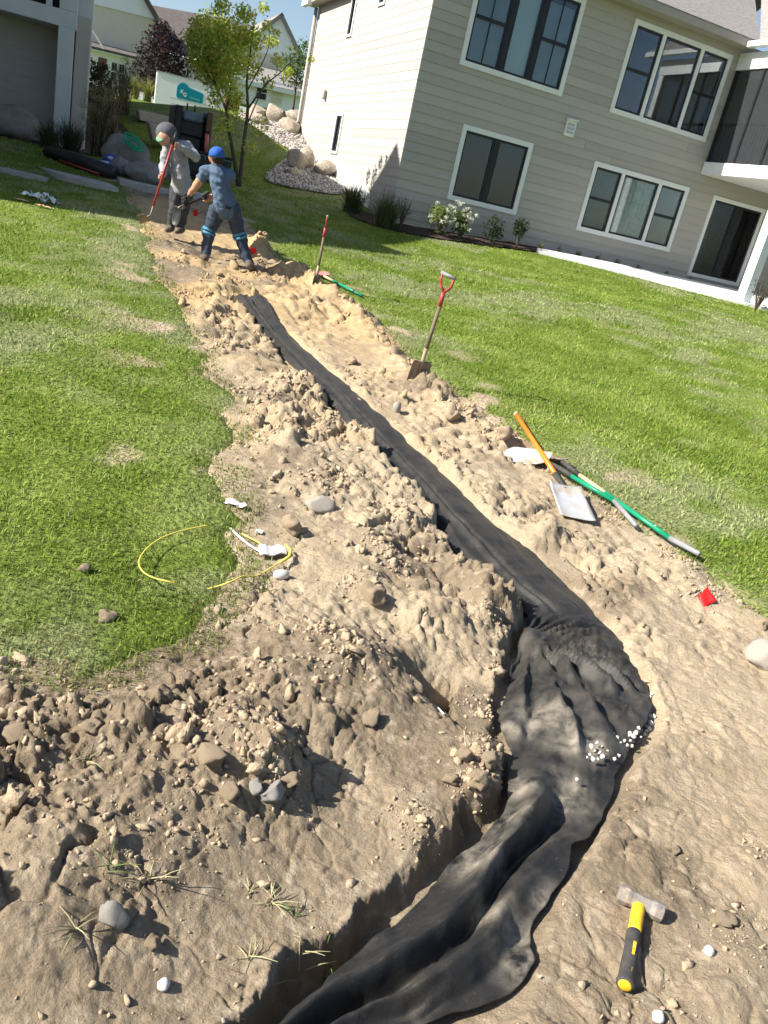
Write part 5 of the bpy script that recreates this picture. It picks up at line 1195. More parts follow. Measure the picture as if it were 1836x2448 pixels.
crumple('plastic_bag', 116, 487, 30, M['clear'], 12, 'clear crumpled bag at the right end of the litter on the far lawn', 'bag', .7, asp=.8)
crumple('food_wrapper', 51, 481, 26, M['label'], 14, 'orange-brown wrapper on the far lawn, leftmost of the litter', 'wrapper', .25, asp=.4)
crumple('food_wrapper', 107, 498, 30, M['label'], 17, 'tan wrapper below the white bag on the far lawn', 'wrapper', .3, asp=.4)
a_, b_ = gl(1040, 1660, .035), gl(1061, 1706, .012)
MB().tube([a_, lerp(a_, b_, .5) + Vector((0, 0, .006)), b_], .005, 6, flat=.4).build('plastic_strip', M['paper'], smooth=True, label='thin white plastic strip on the soil left of the fabric', cat='strip')

def flag(px, wire0, wire1, dD, label, n=7):
    """px: outline corners TL, TR, BR, BL in the photograph"""
    base = gp(*wire0); D0 = math.hypot(base[0], base[1]); C_ = [Vector(at_d(u, v, D0 + k)) for (u, v), k in zip(px, dD)]
    t = empty('marker_flag', base, label=label, cat='flag')
    MB().tube([base, Vector(at_d(*wire1, D0 + dD[1]))], .0016 if D0 < 6 else .003, 5).build('wire', M['wire'], t)
    V = []
    for i in range(n):
        for j in range(n):
            a = i / (n - 1); b = j / (n - 1); q = lerp(lerp(C_[0], C_[1], a), lerp(C_[3], C_[2], a), b)
            q = q + Vector((.3, -1, .2)) * ((C_[1] - C_[0]).length * .10 * math.sin(a * 5 + b * 2)); V.append(q)
    o = MB().add(V, [(i * n + j, (i + 1) * n + j, (i + 1) * n + j + 1, i * n + j + 1) for i in range(n - 1) for j in range(n - 1)]).build('flag', M['flag'], t, smooth=True)
    sd_ = o.modifiers.new('sheet', 'SOLIDIFY'); sd_.thickness = .001; return t
flag([(1666, 1424), (1692, 1402), (1712, 1436), (1684, 1460)], (1655, 1428), (1692, 1402), (0, .05, .02, -.05), 'red marker flag fallen on the soil near the right lawn edge')
flag([(594, 592), (612, 592), (613, 606), (597, 608)], (598, 616), (596, 592), (0, 0, .02, .02), 'small red marker flag in the spoil behind the man in the blue cap')
flag([(460, 502), (472, 502), (473, 516), (461, 517)], (464, 532), (462, 502), (0, 0, .02, .02), 'small red marker flag between the two men')

# straws and sprigs on the near soil
def sprig(name, u, v, n, L, m, seed, label, cat, flatness=.5):
    p = gp(u, v); r = random.Random(seed); mb = MB()
    for i in range(n):
        a = r.uniform(0, 6.28); l = L * r.uniform(.5, 1.2); o = Vector((p[0] + r.gauss(0, L * .12), p[1] + r.gauss(0, L * .12), 0)); o.z = gz(o.x, o.y) + .002
        d = Vector((math.cos(a), math.sin(a), 0)); e = o + d * l; e.z = max(gz(e.x, e.y) + .004, o.z + l * r.uniform(0, 1 - flatness)); mdl = lerp(o, e, .5); mdl.z = max(mdl.z, gz(mdl.x, mdl.y) + .006) + l * .08
        mb.tube([o, mdl, e], [.0016, .0016, .0006], 4)
    return mb.build(name, m, label=label, cat=cat, loc=tuple(p))
for i, (u, v, n, L, m, nm, lab) in enumerate([
    (590, 1945, 12, .07, 'straw', 'dry_grass_tuft', 'pale dry grass tuft on the near smooth soil'), (636, 1975, 5, .05, 'sprig', 'grass_sprig', 'green sprig beside the pale dry tuft'),
    (320, 1905, 8, .08, 'straw', 'dry_grass_tuft', 'scattered dry straws below the left heap'), (650, 2080, 6, .07, 'straw', 'dry_grass_tuft', 'dry straws hanging over the trench bank'),
    (1225, 1862, 10, .04, 'sprig', 'grass_sprig', 'small green sprig at the right edge of the fabric'), (880, 2005, 5, .05, 'straw', 'dry_grass_tuft', 'white-green straw lying on the fabric edge'),
    (240, 1870, 6, .06, 'sprig', 'grass_sprig', 'green blades on the near left slope'), (700, 2120, 6, .06, 'sprig', 'grass_sprig', 'green blades at the bottom of the trench bank'),
    (160, 2010, 8, .07, 'straw', 'dry_grass_tuft', 'dry straws beside the cracked grey stone'), (540, 2070, 6, .08, 'straw', 'dry_grass_tuft', 'long dry straws on the near bank'),
    (190, 1640, 8, .06, 'straw', 'dry_grass_tuft', 'short straws on the left bank near the picture edge'), (820, 1560, 5, .05, 'sprig', 'grass_sprig', 'few green blades in the middle of the left bank'),
    (950, 2170, 6, .06, 'straw', 'dry_grass_tuft', 'straws at the bottom edge beside the fabric'), (540, 1925, 9, .025, 'straw', 'dry_grass_tuft', 'ochre root ball on the smooth near pad'), (565, 1280, 14, .10, 'sprig', 'grass_sprig', 'spiky grey-green weed at the left lawn edge inside the cord loop')]):
    sprig(nm, u * 1.1067, v * 1.1067, n, L, M[m], 900 + i, lab, 'sprig' if m == 'sprig' else 'straw')
# ------------------------------------------------------------------ plants
def leaf_mesh(name, clumps, size, pal, seed, m=None, asp=.6, droop=.3, shell=.35):
    """clumps: (centre, radius, leaves); every leaf is a small folded face with its own colour"""
    g = np.random.default_rng(seed); Vs = []; Ts = []; n0 = 0
    for C_, r, n in clumps:
        n = int(n); d = g.normal(size=(n, 3)); d /= np.linalg.norm(d, axis=1)[:, None]; rad = r * (shell + (1 - shell) * g.random(n) ** .6)
        sub = g.integers(0, max(2, n // 18), n); off = g.normal(size=(max(2, n // 18), 3)) * r * .16
        P = np.array(C_)[None] + d * rad[:, None] * np.array((1, 1, .85)) + off[sub]
        a = g.normal(size=(n, 3)); a[:, 2] -= droop; a /= np.linalg.norm(a, axis=1)[:, None]
        b = np.cross(a, g.normal(size=(n, 3))); b /= np.linalg.norm(b, axis=1)[:, None] + 1e-9
        s = size * g.uniform(.6, 1.35, n)[:, None]; c = np.cross(a, b)
        V = np.stack([P - a * s * .5, P + b * s * asp * .5 + c * s * .1, P + a * s * .5, P - b * s * asp * .5 + c * s * .1], 1).reshape(-1, 3)
        k = g.random(n); col = np.array(pal)[np.minimum((k * len(pal)).astype(int), len(pal) - 1)] * g.uniform(.75, 1.25, (n, 1))
        Vs.append(V); Ts.append(np.repeat(col, 4, 0))
    V = np.concatenate(Vs); F = np.arange(len(V)).reshape(-1, 4)
    me = fast_mesh(name, V, F, m or M['leaf'], False); set_tint(me, np.concatenate(Ts)); return me
def tree(name, base, stems, clumps, size, pal, label, seed, group=None, cat='tree'):
    t = empty(name, base, label=label, cat=cat, group=group); mb = MB()
    for pts, r0, r1 in stems:
        pts = spline([tuple(p) for p in pts], max(6, len(pts) * 4)); mb.tube([Vector(p) for p in pts], list(np.linspace(r0, r1, len(pts))), 7)
    mb.build('trunk', M['bark'], t, smooth=True, loc=tuple(base))
    o = bpy.data.objects.new('crown', leaf_mesh('crown', clumps, size, pal, seed)); put(o, t); return t
def PX(L, D, jit=.0, rs=None):
    out = []
    for q in L:
        out.append(at_d(q[0], q[1], D + ((rs.uniform(-jit, jit)) if rs else 0)))
    return out
rs = random.Random(11)
D_ = 21.5; mpx = D_ / FPX * 1.02
b_ = gpb((570, 447)); D_ = math.hypot(b_[0], b_[1]); mpx = D_ / FPX * 1.02
cl = [(480, 110, 52, 420), (450, 95, 36, 220), (500, 62, 42, 300), (530, 110, 48, 380), (560, 82, 44, 300), (602, 92, 36, 220), (560, 150, 42, 280), (520, 168, 42, 280), (488, 178, 36, 200), (455, 150, 30, 150), (640, 62, 14, 26), (662, 82, 12, 18), (540, 212, 30, 120), (600, 160, 32, 130), (648, 100, 20, 50), (500, 232, 22, 60), (562, 232, 26, 80), (688, 172, 16, 34), (640, 196, 18, 36), (452, 62, 26, 110), (585, 34, 24, 100), (528, 20, 20, 70), (632, 20, 14, 40), (530, 292, 26, 36), (612, 300, 26, 40), (600, 350, 22, 26), (520, 330, 24, 28), (660, 140, 18, 40), (745, 140, 8, 10), (560, 270, 26, 60)]
cl = [((560 + (u - 560) * .78 if u < 560 else u), v, r, n) for u, v, r, n in cl]
clm = [(at_d(u, v, D_ + rs.uniform(-.9, .9)), r * mpx * .84, n * 2.5) for u, v, r, n in cl]
ST = [([(570, 447), (556, 360), (545, 300), (540, 262), (515, 200), (495, 130), (480, 70)], .055, .008), ([(572, 446), (582, 350), (592, 262), (590, 190), (600, 110), (612, 20)], .055, .007), ([(592, 262), (632, 206), (672, 172), (692, 150)], .025, .006), ([(541, 265), (552, 200), (545, 130), (530, 50)], .03, .006), ([(590, 300), (615, 240), (640, 190)], .02, .005), ([(592, 215), (640, 120), (642, 50)], .016, .004), ([(545, 300), (520, 250), (500, 220)], .014, .004), ([(515, 200), (475, 150), (452, 100)], .014, .004)]
tree('maple_tree', b_, [(PX(L, D_), a, c) for L, a, c in ST], clm, .075, [(.38, .48, .06), (.48, .54, .09), (.26, .35, .055), (.42, .50, .08), (.60, .52, .12)], 'slender green and yellow maple behind the man in the blue cap', 5)
b_ = gpb((392, 262)); b_ = at_d(388, 245, 58); b_[2] = zb(np.array([b_[0]]), np.array([b_[1]]))[0]; D_ = 56; mpx = D_ / FPX
cl = [(386, 62, 16, 90), (378, 88, 26, 200), (400, 96, 28, 220), (362, 126, 32, 260), (412, 132, 34, 280), (386, 150, 40, 380), (344, 164, 26, 180), (438, 170, 28, 190), (346, 192, 22, 130), (402, 190, 40, 340), (430, 205, 25, 120), (372, 210, 26, 150), (386, 120, 34, 260)]
tree('purple_tree', b_, [(PX([(388, 250), (386, 190), (386, 110), (386, 60)], D_), .14, .03)], [(at_d(u, v, D_ + rs.uniform(-1.2, 1.2)), r * mpx, n * 1.3) for u, v, r, n in cl], .20, [(.030, .016, .020), (.050, .026, .030), (.022, .014, .020), (.075, .050, .052)], 'dark purple-leaved tree behind the white trailer', 6)
D_ = 40; mpx = D_ / FPX; b_ = at_d(705, 262, D_); b_[2] = zb(np.array([b_[0]]), np.array([b_[1]]))[0]
tree('garden_tree', b_, [(PX([(700, 262), (708, 200), (714, 130)], D_), .06, .02)], [(at_d(u, v, D_ + rs.uniform(-.6, .6)), r * mpx, n) for u, v, r, n in [(712, 150, 32, 340), (694, 182, 26, 240), (735, 122, 24, 220), (722, 190, 26, 240), (690, 150, 18, 110), (745, 160, 22, 160)]], .13, [(.09, .15, .04), (.14, .20, .05), (.06, .10, .03)], 'small green tree half hidden by the corner of the greige house', 7)
D_ = 27; mpx = D_ / FPX; b_ = at_d(235, 262, D_); b_[2] = zb(np.array([b_[0]]), np.array([b_[1]]))[0]
tree('shrub', b_, [(PX([(232, 262), (236, 200)], D_), .04, .02)], [(at_d(u, v, D_ + rs.uniform(-.4, .4)), r * mpx, n) for u, v, r, n in [(228, 165, 20, 220), (244, 180, 24, 300), (234, 205, 26, 320), (256, 215, 20, 200), (240, 235, 26, 300), (218, 225, 18, 160)]], .09, [(.035, .05, .022), (.06, .07, .03), (.09, .06, .04)], 'tall dark bronze shrub beside the shaded house corner', 8, cat='shrub')

def tuft(name, base, h, spread, n, pal, seed, label, cat='grass', plume=None, wk=.006, group=None):
    g = np.random.default_rng(seed); az = g.uniform(0, 2 * math.pi, n); ln = g.random(n) ** .8 * spread; hh = h * g.uniform(.55, 1.1, n)
    ox = g.normal(0, spread * .13, n); oy = g.normal(0, spread * .13, n); V = []; T = []
    ts = np.array([0, .35, .7, 1.0]); fa = g.uniform(0, 6.28, n)
    pts = []
    for t in ts:
        out = ln * (t ** 1.7); z = hh * (t - .32 * t ** 3 * (ln / max(spread, 1e-6)))
        pts.append(np.stack([base[0] + ox + np.cos(az) * out, base[1] + oy + np.sin(az) * out, base[2] + z], 1))
    w = wk * g.uniform(.6, 1.3, n); wd = np.stack([np.cos(fa) * w, np.sin(fa) * w, 0 * w], 1)
    Vv = []
    for i, t in enumerate(ts): k = (1 - t * .85); Vv += [pts[i] - wd * k, pts[i] + wd * k]
    V = np.stack(Vv, 1).reshape(-1, 3); b = (np.arange(n) * 8)[:, None]
    F = np.concatenate([b + [2 * i, 2 * i + 1, 2 * i + 3, 2 * i + 2] for i in range(3)])
    col = np.array(pal)[g.integers(0, len(pal), n)] * g.uniform(.7, 1.3, (n, 1)); me = fast_mesh(name, V, F, M['grass']); set_tint(me, np.repeat(col, 8, 0))
    t_ = empty(name, base, label=label, cat=cat, group=group); put(bpy.data.objects.new('blades', me), t_)
    if plume:
        k = min(n, 90); cl = [(pts[3][i], .05 * h, 26) for i in range(k)]
        put(bpy.data.objects.new('plumes', leaf_mesh('plumes', cl, .035, plume, seed + 1, M['grass'], .35, -.6)), t_)
    return t_
def onb(u, v, D=None):
    if D is None: p = gpb((u, v))
    else:
        p = at_d(u, v, D); p[2] = zb(np.array([p[0]]), np.array([p[1]]))[0]
    return p
tan_p = [(.34, .27, .17), (.27, .22, .14), (.42, .35, .23)]; dg = [(.045, .06, .025), (.07, .08, .035), (.10, .095, .05)]
tuft('feather_grass', onb(232, 385, 20.6), 1.55, .42, 420, dg + tan_p[:2], 31, 'tall tan feather grass at the corner of the shaded house', plume=tan_p, wk=.008)
tuft('feather_grass', onb(262, 330, 24.5), 1.7, .45, 380, dg + tan_p[:1], 32, 'dim feather grass rising behind the nearer tan clump', plume=[(.22, .19, .12), (.17, .15, .10)], wk=.008)
tuft('feather_grass', onb(290, 300, 28), 1.5, .45, 300, dg, 33, 'dark feather grass highest up the shaded bank', plume=[(.15, .13, .08)], wk=.009)
tuft('low_grass', onb(165, 400, 20.3), .75, .6, 420, dg, 34, 'low dark grass clump at the foot of the pale corner post', wk=.009)
tuft('low_grass', onb(115, 395, 20.0), .6, .55, 360, dg, 35, 'low dark grass clump left of the one at the corner post', wk=.009)
def bedpt(u, v, d): s, z = FR_.px(u, v, d); p = CORN + E1 * s - E2 * d; p = np.array(p); p[2] = zb(np.array([p[0]]), np.array([p[1]]))[0] + .02; return p
gg = [(.06, .085, .03), (.10, .12, .045), (.13, .13, .06)]
q = CORN - E1 * .75 + E2 * .55; q[2] = zb(np.array([q[0]]), np.array([q[1]]))[0]
tuft('fountain_grass', q, .78, .62, 520, gg, 41, 'round green fountain grass left of the house corner', wk=.008)
q = CORN - E1 * .28 - E2 * .55; q[2] = zb(np.array([q[0]]), np.array([q[1]]))[0]
tuft('fountain_grass', q, .82, .72, 560, gg, 42, 'larger fountain grass right at the house corner', wk=.008)
def shrub(name, p, r, h, n, size, pal, label, seed, flowers=None, twigs=12, cat='shrub'):
    t = empty(name, p, label=label, cat=cat); rr_ = random.Random(seed); mb = MB()
    for i in range(twigs):
        a = rr_.uniform(0, 6.28); e = Vector(p) + Vector((math.cos(a) * r * rr_.uniform(.2, .9), math.sin(a) * r * rr_.uniform(.2, .9), h * rr_.uniform(.5, 1)))
        mb.tube([Vector(p), lerp(p, e, .5) + Vector((0, 0, .08 * h)), e], [.008, .006, .003], 5)
    mb.build('stems', M['bark'], t, loc=tuple(p))
    cl = [(np.array(p) + np.array((rr_.uniform(-1, 1) * r * .5, rr_.uniform(-1, 1) * r * .5, h * rr_.uniform(.25, .85))), r * rr_.uniform(.35, .6), n / 9) for _ in range(9)]
    put(bpy.data.objects.new('foliage', leaf_mesh('foliage', cl, size, pal, seed)), t)
    if flowers:
        fc = [(np.array(p) + np.array((rr_.uniform(-1, 1) * r * .85, -abs(rr_.uniform(0, 1)) * r * .9, h * rr_.uniform(.35, 1.08))), .055, 26) for _ in range(flowers)]
        put(bpy.data.objects.new('blossom', leaf_mesh('blossom', fc, .035, [(.72, .72, .60), (.60, .64, .46), (.80, .80, .72)], seed + 3)), t)
    return t
gp1 = [(.07, .12, .03), (.10, .15, .04), (.045, .085, .025)]; gp2 = [(.03, .055, .022), (.045, .075, .03), (.02, .04, .018)]
shrub('twiggy_shrub', bedpt(966, 500, .5), .22, .75, 70, .05, [(.08, .08, .07), (.13, .12, .11)], 'thin twiggy shrub between the house corner and the flowering shrubs', 51, twigs=22)
shrub('hydrangea', bedpt(1053, 530, .6), .34, .72, 520, .075, [(.20, .25, .07), (.26, .30, .10), (.15, .20, .06)], 'pale green flowering shrub, the left one under the dark window', 52, flowers=12)
shrub('hydrangea', bedpt(1106, 546, .6), .34, .74, 520, .075, gp1, 'white-flowered dark shrub, the right one under the dark window', 53, flowers=22)
shrub('round_shrub', bedpt(1176, 566, .55), .32, .66, 560, .06, gp2, 'dark green shrub nearer the white-flowered ones', 54)
shrub('round_shrub', bedpt(1238, 578, .55), .31, .68, 560, .06, gp2, 'dark green shrub nearer the walk', 55)
shrub('twiggy_shrub', onb(1812, 724, 21.0), .38, .85, 160, .05, [(.05, .06, .035), (.08, .075, .05)], 'bare dark shrub beside the white porch column', 56, twigs=26)
for i, (u, v) in enumerate([(1290, 592), (1336, 603), (1380, 614), (1425, 626), (1472, 638), (1522, 650), (1590, 664), (1646, 676)]):
    tuft('edging_plant', bedpt(u, v, .38), .22, .16, 60, [(.14, .14, .04), (.10, .12, .035), (.17, .15, .05)], 70 + i, 'small yellow-green plant in the row along the house wall behind the walk', cat='plant', wk=.008, group='low plants along the house wall')
for i, (u, v) in enumerate([(322, 232), (352, 238)]):
    p = at_d(u, v, 40); p[2] = zb(np.array([p[0]]), np.array([p[1]]))[0]; tuft('street_grass', p, 1.0, .5, 200, [(.24, .26, .06), (.30, .28, .08)], 90 + i, ['yellow-green grass clump farther from the trailer', 'yellow-green grass clump right beside the trailer'][i], wk=.014)

# ------------------------------------------------------------------ boulders
def boulder(u, v, wpx, hpx, m, label, seed, D=None, sink=.18, name='boulder'):
    b = onb(u, v + hpx * .42, D); Dd = math.dist(b, (0, 0, EYE)); r = wpx * .5 * Dd / FPX; f = hpx / wpx
    me = rock_mesh(name, seed, M[m], 3, .38, 1.0, f, 5, True)
    return obj(name, me, loc=(b[0], b[1], b[2] + r * f * (1 - 2 * sink)), rot=(0, 0, rnd.uniform(0, 6)), scale=(r, r * .9, r), label=label, cat='boulder')
UPB = 29.5
for i, (u, v, w, h, lab) in enumerate([(612, 262, 46, 40, 'tan boulder at the left end of the upper row'), (655, 268, 50, 46, 'tall tan boulder in the middle of the upper row'), (700, 280, 52, 46, 'broad tan boulder of the upper row against the wall'), (616, 300, 40, 26, 'low boulder under the left end of the upper row'), (690, 312, 58, 34, 'long low boulder under the upper row beside the wall')]):
    boulder(u, v, w, h, 'boulder', lab, 500 + i, UPB - (1.0 if i > 2 else 0))
for i, (u, v, w, h, lab) in enumerate([(706, 402, 52, 52, 'grey and tan boulder at the left of the lower gravel bed'), (730, 386, 44, 46, 'tan boulder tucked behind the grey one on the lower gravel'), (776, 402, 60, 42, 'wide tan boulder at the right of the lower gravel bed'), (697, 432, 34, 20, 'small flat boulder at the front of the lower gravel bed')]):
    boulder(u, v, w, h, 'boulder', lab, 520 + i, 24.5 - (i == 3) * .8 + (i == 1) * .4)
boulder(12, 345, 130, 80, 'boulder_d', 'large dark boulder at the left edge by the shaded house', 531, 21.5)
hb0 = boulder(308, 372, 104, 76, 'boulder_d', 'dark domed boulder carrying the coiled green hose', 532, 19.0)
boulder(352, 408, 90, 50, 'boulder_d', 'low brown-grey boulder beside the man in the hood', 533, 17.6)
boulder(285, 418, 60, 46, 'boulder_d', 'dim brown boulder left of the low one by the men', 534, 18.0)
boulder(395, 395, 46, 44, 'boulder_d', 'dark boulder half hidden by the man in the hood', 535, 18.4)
boulder(318, 388, 30, 18, 'stone', 'small pale stone lying between the dark boulders', 536, 17.9)
# coiled hose on the boulder
hc_ = Vector(at_d(319, 344, 18.55)); tl = Vector(at_d(338, 360, 18.45)) - Vector(at_d(298, 330, 18.45)); ax1 = tl.normalized(); nn = (Vector((0.1, -.62, .75)) - ax1 * Vector((0.1, -.62, .75)).dot(ax1)).normalized(); ax2 = nn.cross(ax1)
pts = []; NT = 5.5
for i in range(150):
    a = i / 149 * NT * 2 * math.pi; r = .07 + .17 * (i / 149) + .008 * math.sin(a * 2.3); pts.append(hc_ + ax1 * math.cos(a) * r * 1.05 + ax2 * math.sin(a) * r * .75 + nn * (.03 + .012 * math.sin(a * 1.7)))
MB().tube(pts, .012, 6).build('garden_hose', M['hose'], smooth=True, label='bright green hose coiled on the dark boulder', cat='hose')
# gravel stones in the bed
def gravel_field():
    n = 5200; x0, y0 = grav_P.min(0); x1, y1 = grav_P.max(0); x = rng.uniform(x0, x1, n * 3); y = rng.uniform(y0, y1, n * 3); k = in_poly(x, y, grav_P); x, y = x[k][:n], y[k][:n]
    z = zb(x, y) + .035; n = len(x); V0, F0 = rock_v(ICO1[0], 801, .4, 1.2, .7, 2), ICO1[1]; s = rng.uniform(.025, .06, n); a = rng.uniform(0, 6.28, n)
    V = V0[None] * s[:, None, None]; ca, sa = np.cos(a)[:, None], np.sin(a)[:, None]
    V = np.stack([V[..., 0] * ca - V[..., 1] * sa + x[:, None], V[..., 0] * sa + V[..., 1] * ca + y[:, None], V[..., 2] + z[:, None]], -1).reshape(-1, 3)
    F = (F0[None] + (np.arange(n) * len(V0))[:, None, None]).reshape(-1, 3); c = np.array(((.30, .27, .25), (.42, .39, .36), (.20, .19, .185), (.50, .46, .41)))[rng.integers(0, 4, n)] * rng.uniform(.8, 1.2, (n, 1))
    me = fast_mesh('gravel', V, F, M['crumb']); set_tint(me, np.repeat(c, len(V0), 0)); return me
obj('gravel', gravel_field(), label='loose grey gravel stones in the bed beside the sunlit wall', kind='stuff')

# ------------------------------------------------------------------ stone steps and path slabs in the shade
def slab(name, px, D, th, label, m='slab', cat='slab', z=None):
    P = [at_d(u, v, D) for u, v in px] if D else [gpb(q) for q in px]
    zz = (sum(p[2] for p in P) / len(P) + .03) if z is None else z
    n = len(P); mb = MB(); mb.add([(p[0], p[1], zz + .0) for p in P] + [(p[0], p[1], zz - th) for p in P], [tuple(range(n)), tuple(range(2 * n - 1, n - 1, -1))] + [(i, i + n, (i + 1) % n + n, (i + 1) % n) for i in range(n)])
    return fix_normals(mb.build(name, M[m], label=label, cat=cat, loc=(P[0][0], P[0][1], zz)))
slab('path_slab', [(0, 398), (40, 403), (118, 428), (112, 434), (60, 426), (0, 412)], None, .12, 'narrow pale path slab at the left edge in the shade')
slab('path_slab', [(82, 392), (180, 410), (262, 436), (284, 460), (230, 452), (135, 428)], None, .12, 'long pale path slab below the dark grasses')
slab('path_slab', [(278, 424), (340, 432), (400, 446), (408, 462), (340, 452), (286, 442)], None, .12, 'pale path slab behind the legs of the man in the hood')
slab('path_slab', [(450, 450), (505, 462), (500, 480), (448, 472)], None, .12, 'pale path slab between the two men')
def block(px, D, dep, label):
    w = Wall(np.array([*at_d(*px[0], D)[:2], 0]), E1, -E2); mb = MB(); w.prism(mb, [w.px(u, v) for u, v in px], -dep, 0); o = fix_normals(mb.build('stone_block', M['slab'], label=label, cat='stone block', bevel=.02))
    return o
block([(331, 262), (408, 279), (408, 304), (334, 288)], 27, .9, 'upper grey stone block set in the shaded grass bank')
block([(355, 292), (412, 305), (404, 345), (366, 336)], 24, .8, 'lower grey stone block in the bank behind the hooded man')

# black edging roll with red strip, blue bags
q0, q1 = Vector(onb(110, 402, 18.6)), Vector(onb(268, 432, 17.2))
t_ = empty('edging_roll', lerp(q0, q1, .5), label='long black roll of edging lying below the dark grasses', cat='roll')
MB().tube([q0 + Vector((0, 0, .10)), lerp(q0, q1, .5) + Vector((0, 0, .13)), q1 + Vector((0, 0, .12))], [.10, .14, .13], 12).build('roll', M['black'], t_, smooth=True)
a_ = lerp(q0, q1, .25) + Vector((0, -.13, .03)); b_ = lerp(q0, q1, .85) + Vector((0, -.15, .03)); MB().tube([a_, b_], .02, 8).build('red_pole', M['red'], t_, smooth=True)
def bag(u, v, w, h, D, label, seed):
    b = onb(u, v + h * .45, D); Dd = math.dist(b, (0, 0, EYE)); r = w * .5 * Dd / FPX; f = h / w
    t = empty('plastic_sack', b, label=label, cat='sack')
    o = bpy.data.objects.new('body', rock_mesh('body', seed, M['blue_bag'], 3, .25, 1.3, f, 1, True)); o.location = (b[0], b[1], b[2] + r * f * .7); o.scale = (r, r * .7, r); put(o, t)
    o = bpy.data.objects.new('print_panel', rock_mesh('print_panel', seed + 1, M['white_bag'], 3, .2, 1.3, f * .6, 1, True)); o.location = (b[0] - .01, b[1] - r * .02, b[2] + r * f * 1.22); o.scale = (r * .8, r * .55, r * .62); put(o, t); return t
bag(268, 382, 40, 34, 18.4, 'blue and white plastic sack left of the hose boulder', 560)
bag(250, 412, 46, 30, 17.8, 'blue and white plastic sack lying on the black edging roll', 563)

# ------------------------------------------------------------------ trailer up at the street
TD = 46.0; tp0 = at_d(369, 256, TD); tp1 = at_d(512, 263, TD); te = (tp1 - tp0) * np.array((1, 1, 0)); tlen = float(np.linalg.norm(te)); te /= tlen; tn = np.array((te[1], -te[0], 0))
tp0[2] = 0; TW = Wall(tp0, te, tn); zt0 = 3.0; zt1 = TW.px(440, 186)[1]
t_ = empty('trailer', (tp0[0], tp0[1], 3.0), label='white enclosed trailer with teal sign parked above the grass bank', cat='trailer')
mb = MB(); TW.box(mb, -.05, tlen + .55, zt0 - .1, zt1, -2.1, 0); bd = fix_normals(mb.build('body', M['trailer'], t_, bevel=.03))
mb = MB(); TW.box(mb, tlen - .02, tlen + .05, zt0 - .1, zt1 + .01, .0, .03); fix_normals(mb.build('edge_trim', M['white_v'], t_))
mb = MB(); TW.box(mb, -.06, tlen + .56, zt1 - .03, zt1 + .03, -.02, .02); fix_normals(mb.build('roof_rail', M['grey_v'], t_))
for s in (tlen * .45, tlen * .75):
    mb = MB(); c = TW.p(s, zt0 - .25, -.12); mb.tube([Vector(c) - Vector(tn) * .1, Vector(c) + Vector(tn) * .1], .33, 16); mb.build('wheel', M['tyre'], t_)
def tz(x, y): return TW.px(350 + x / 7.54, 150 + y / 7.54)
cx, cz = tz(665, 485); rad = abs(tz(775, 485)[0] - cx)
def logo(grow, d0, d1, m, name):
    lo = tz(548, 610); hi = tz(1012, 700); rt = tz(1012, 565)
    pts = []; x0 = cx - rad - grow * .0; zb_ = lo[1] - .03
    for i in range(25): a = math.pi - math.pi * i / 24 * .82; pts.append((cx + (rad + grow) * math.cos(a), cz + (rad + grow) * math.sin(a)))
    ztop = rt[1] + .02 + grow; pts = [p for p in pts if p[1] > ztop or p[0] < cx]
    x1 = hi[0] + grow; pts += [(x1 - .06, ztop), (x1, ztop - .06), (x1, zb_ + .04 - grow), (x1 - .06, zb_ - grow), (cx - rad - grow + .06, zb_ - grow), (cx - rad - grow, zb_ + .06)]
    mb = MB(); TW.prism(mb, pts, d0, d1); return fix_normals(mb.build(name, m, bd))
logo(.035, .0, .006, M['teal_l'], 'logo_border'); logo(.0, .0, .010, M['teal'], 'logo')
def text(s, size, a, z, d, m, name, parent, bold=.0, slope=0.0):
    cu = bpy.data.curves.new(name, 'FONT'); cu.body = s; cu.size = size; cu.extrude = .003; cu.offset = bold
    tmp = bpy.data.objects.new(name, cu); COL.objects.link(tmp); dg_ = bpy.context.evaluated_depsgraph_get(); me = bpy.data.meshes.new_from_object(tmp.evaluated_get(dg_)); bpy.data.objects.remove(tmp)
    me.materials.clear(); me.materials.append(m); co = np.zeros(len(me.vertices) * 3); me.vertices.foreach_get('co', co); co = co.reshape(-1, 3)
    Q = np.array([TW.p(a + x, z + y + x * slope, d + w) for x, y, w in co]); me.vertices.foreach_set('co', Q.ravel()); me.update()
    return put(bpy.data.objects.new(name, me), parent)
a_, z_ = tz(612, 545); text('K', .24, a_, z_, .014, M['white_v'], 'lettering', bd, .006)
a_, z_ = tz(660, 600); text('G', .24, a_, z_, .014, M['white_v'], 'lettering', bd, .006)
a_, z_ = tz(772, 640); text('Landscape', .125, a_, z_, .014, M['teal_l'], 'lettering', bd, .001)
a_, z_ = tz(445, 745); text('www.KG-Landscape.com', .125, a_, z_, .004, M['grey_v'], 'lettering', bd)
for (x0, y0, x1, y1) in ((430, 630, 1110, 775),):
    p0, p1 = tz(x0, y0), tz(x1, y1); mb = MB(); k = 34
    for i in range(k):
        if i % 6 == 5: continue
        a = p0[0] + (p1[0] - p0[0]) * i / k; z = p0[1] + (p1[1] - p0[1]) * i / k; TW.box(mb, a, a + (p1[0] - p0[0]) / k * .7, z, z + .035, .0, .003)
    mb.build('small_print', M['grey_v'], bd)
bxp = at_d(556, 262, 44); w = Wall(np.array([bxp[0], bxp[1], 0]), E1, -E2); mb = MB(); (s0, z0), (s1, z1) = w.px(536, 264), w.px(576, 232)
w.box(mb, s0, s1, z0 - .3, z1, -.6, 0); fix_normals(mb.build('utility_box', M['brown_door'], bevel=.03, label='dark brown box at the right end of the trailer behind the maple', cat='box'))

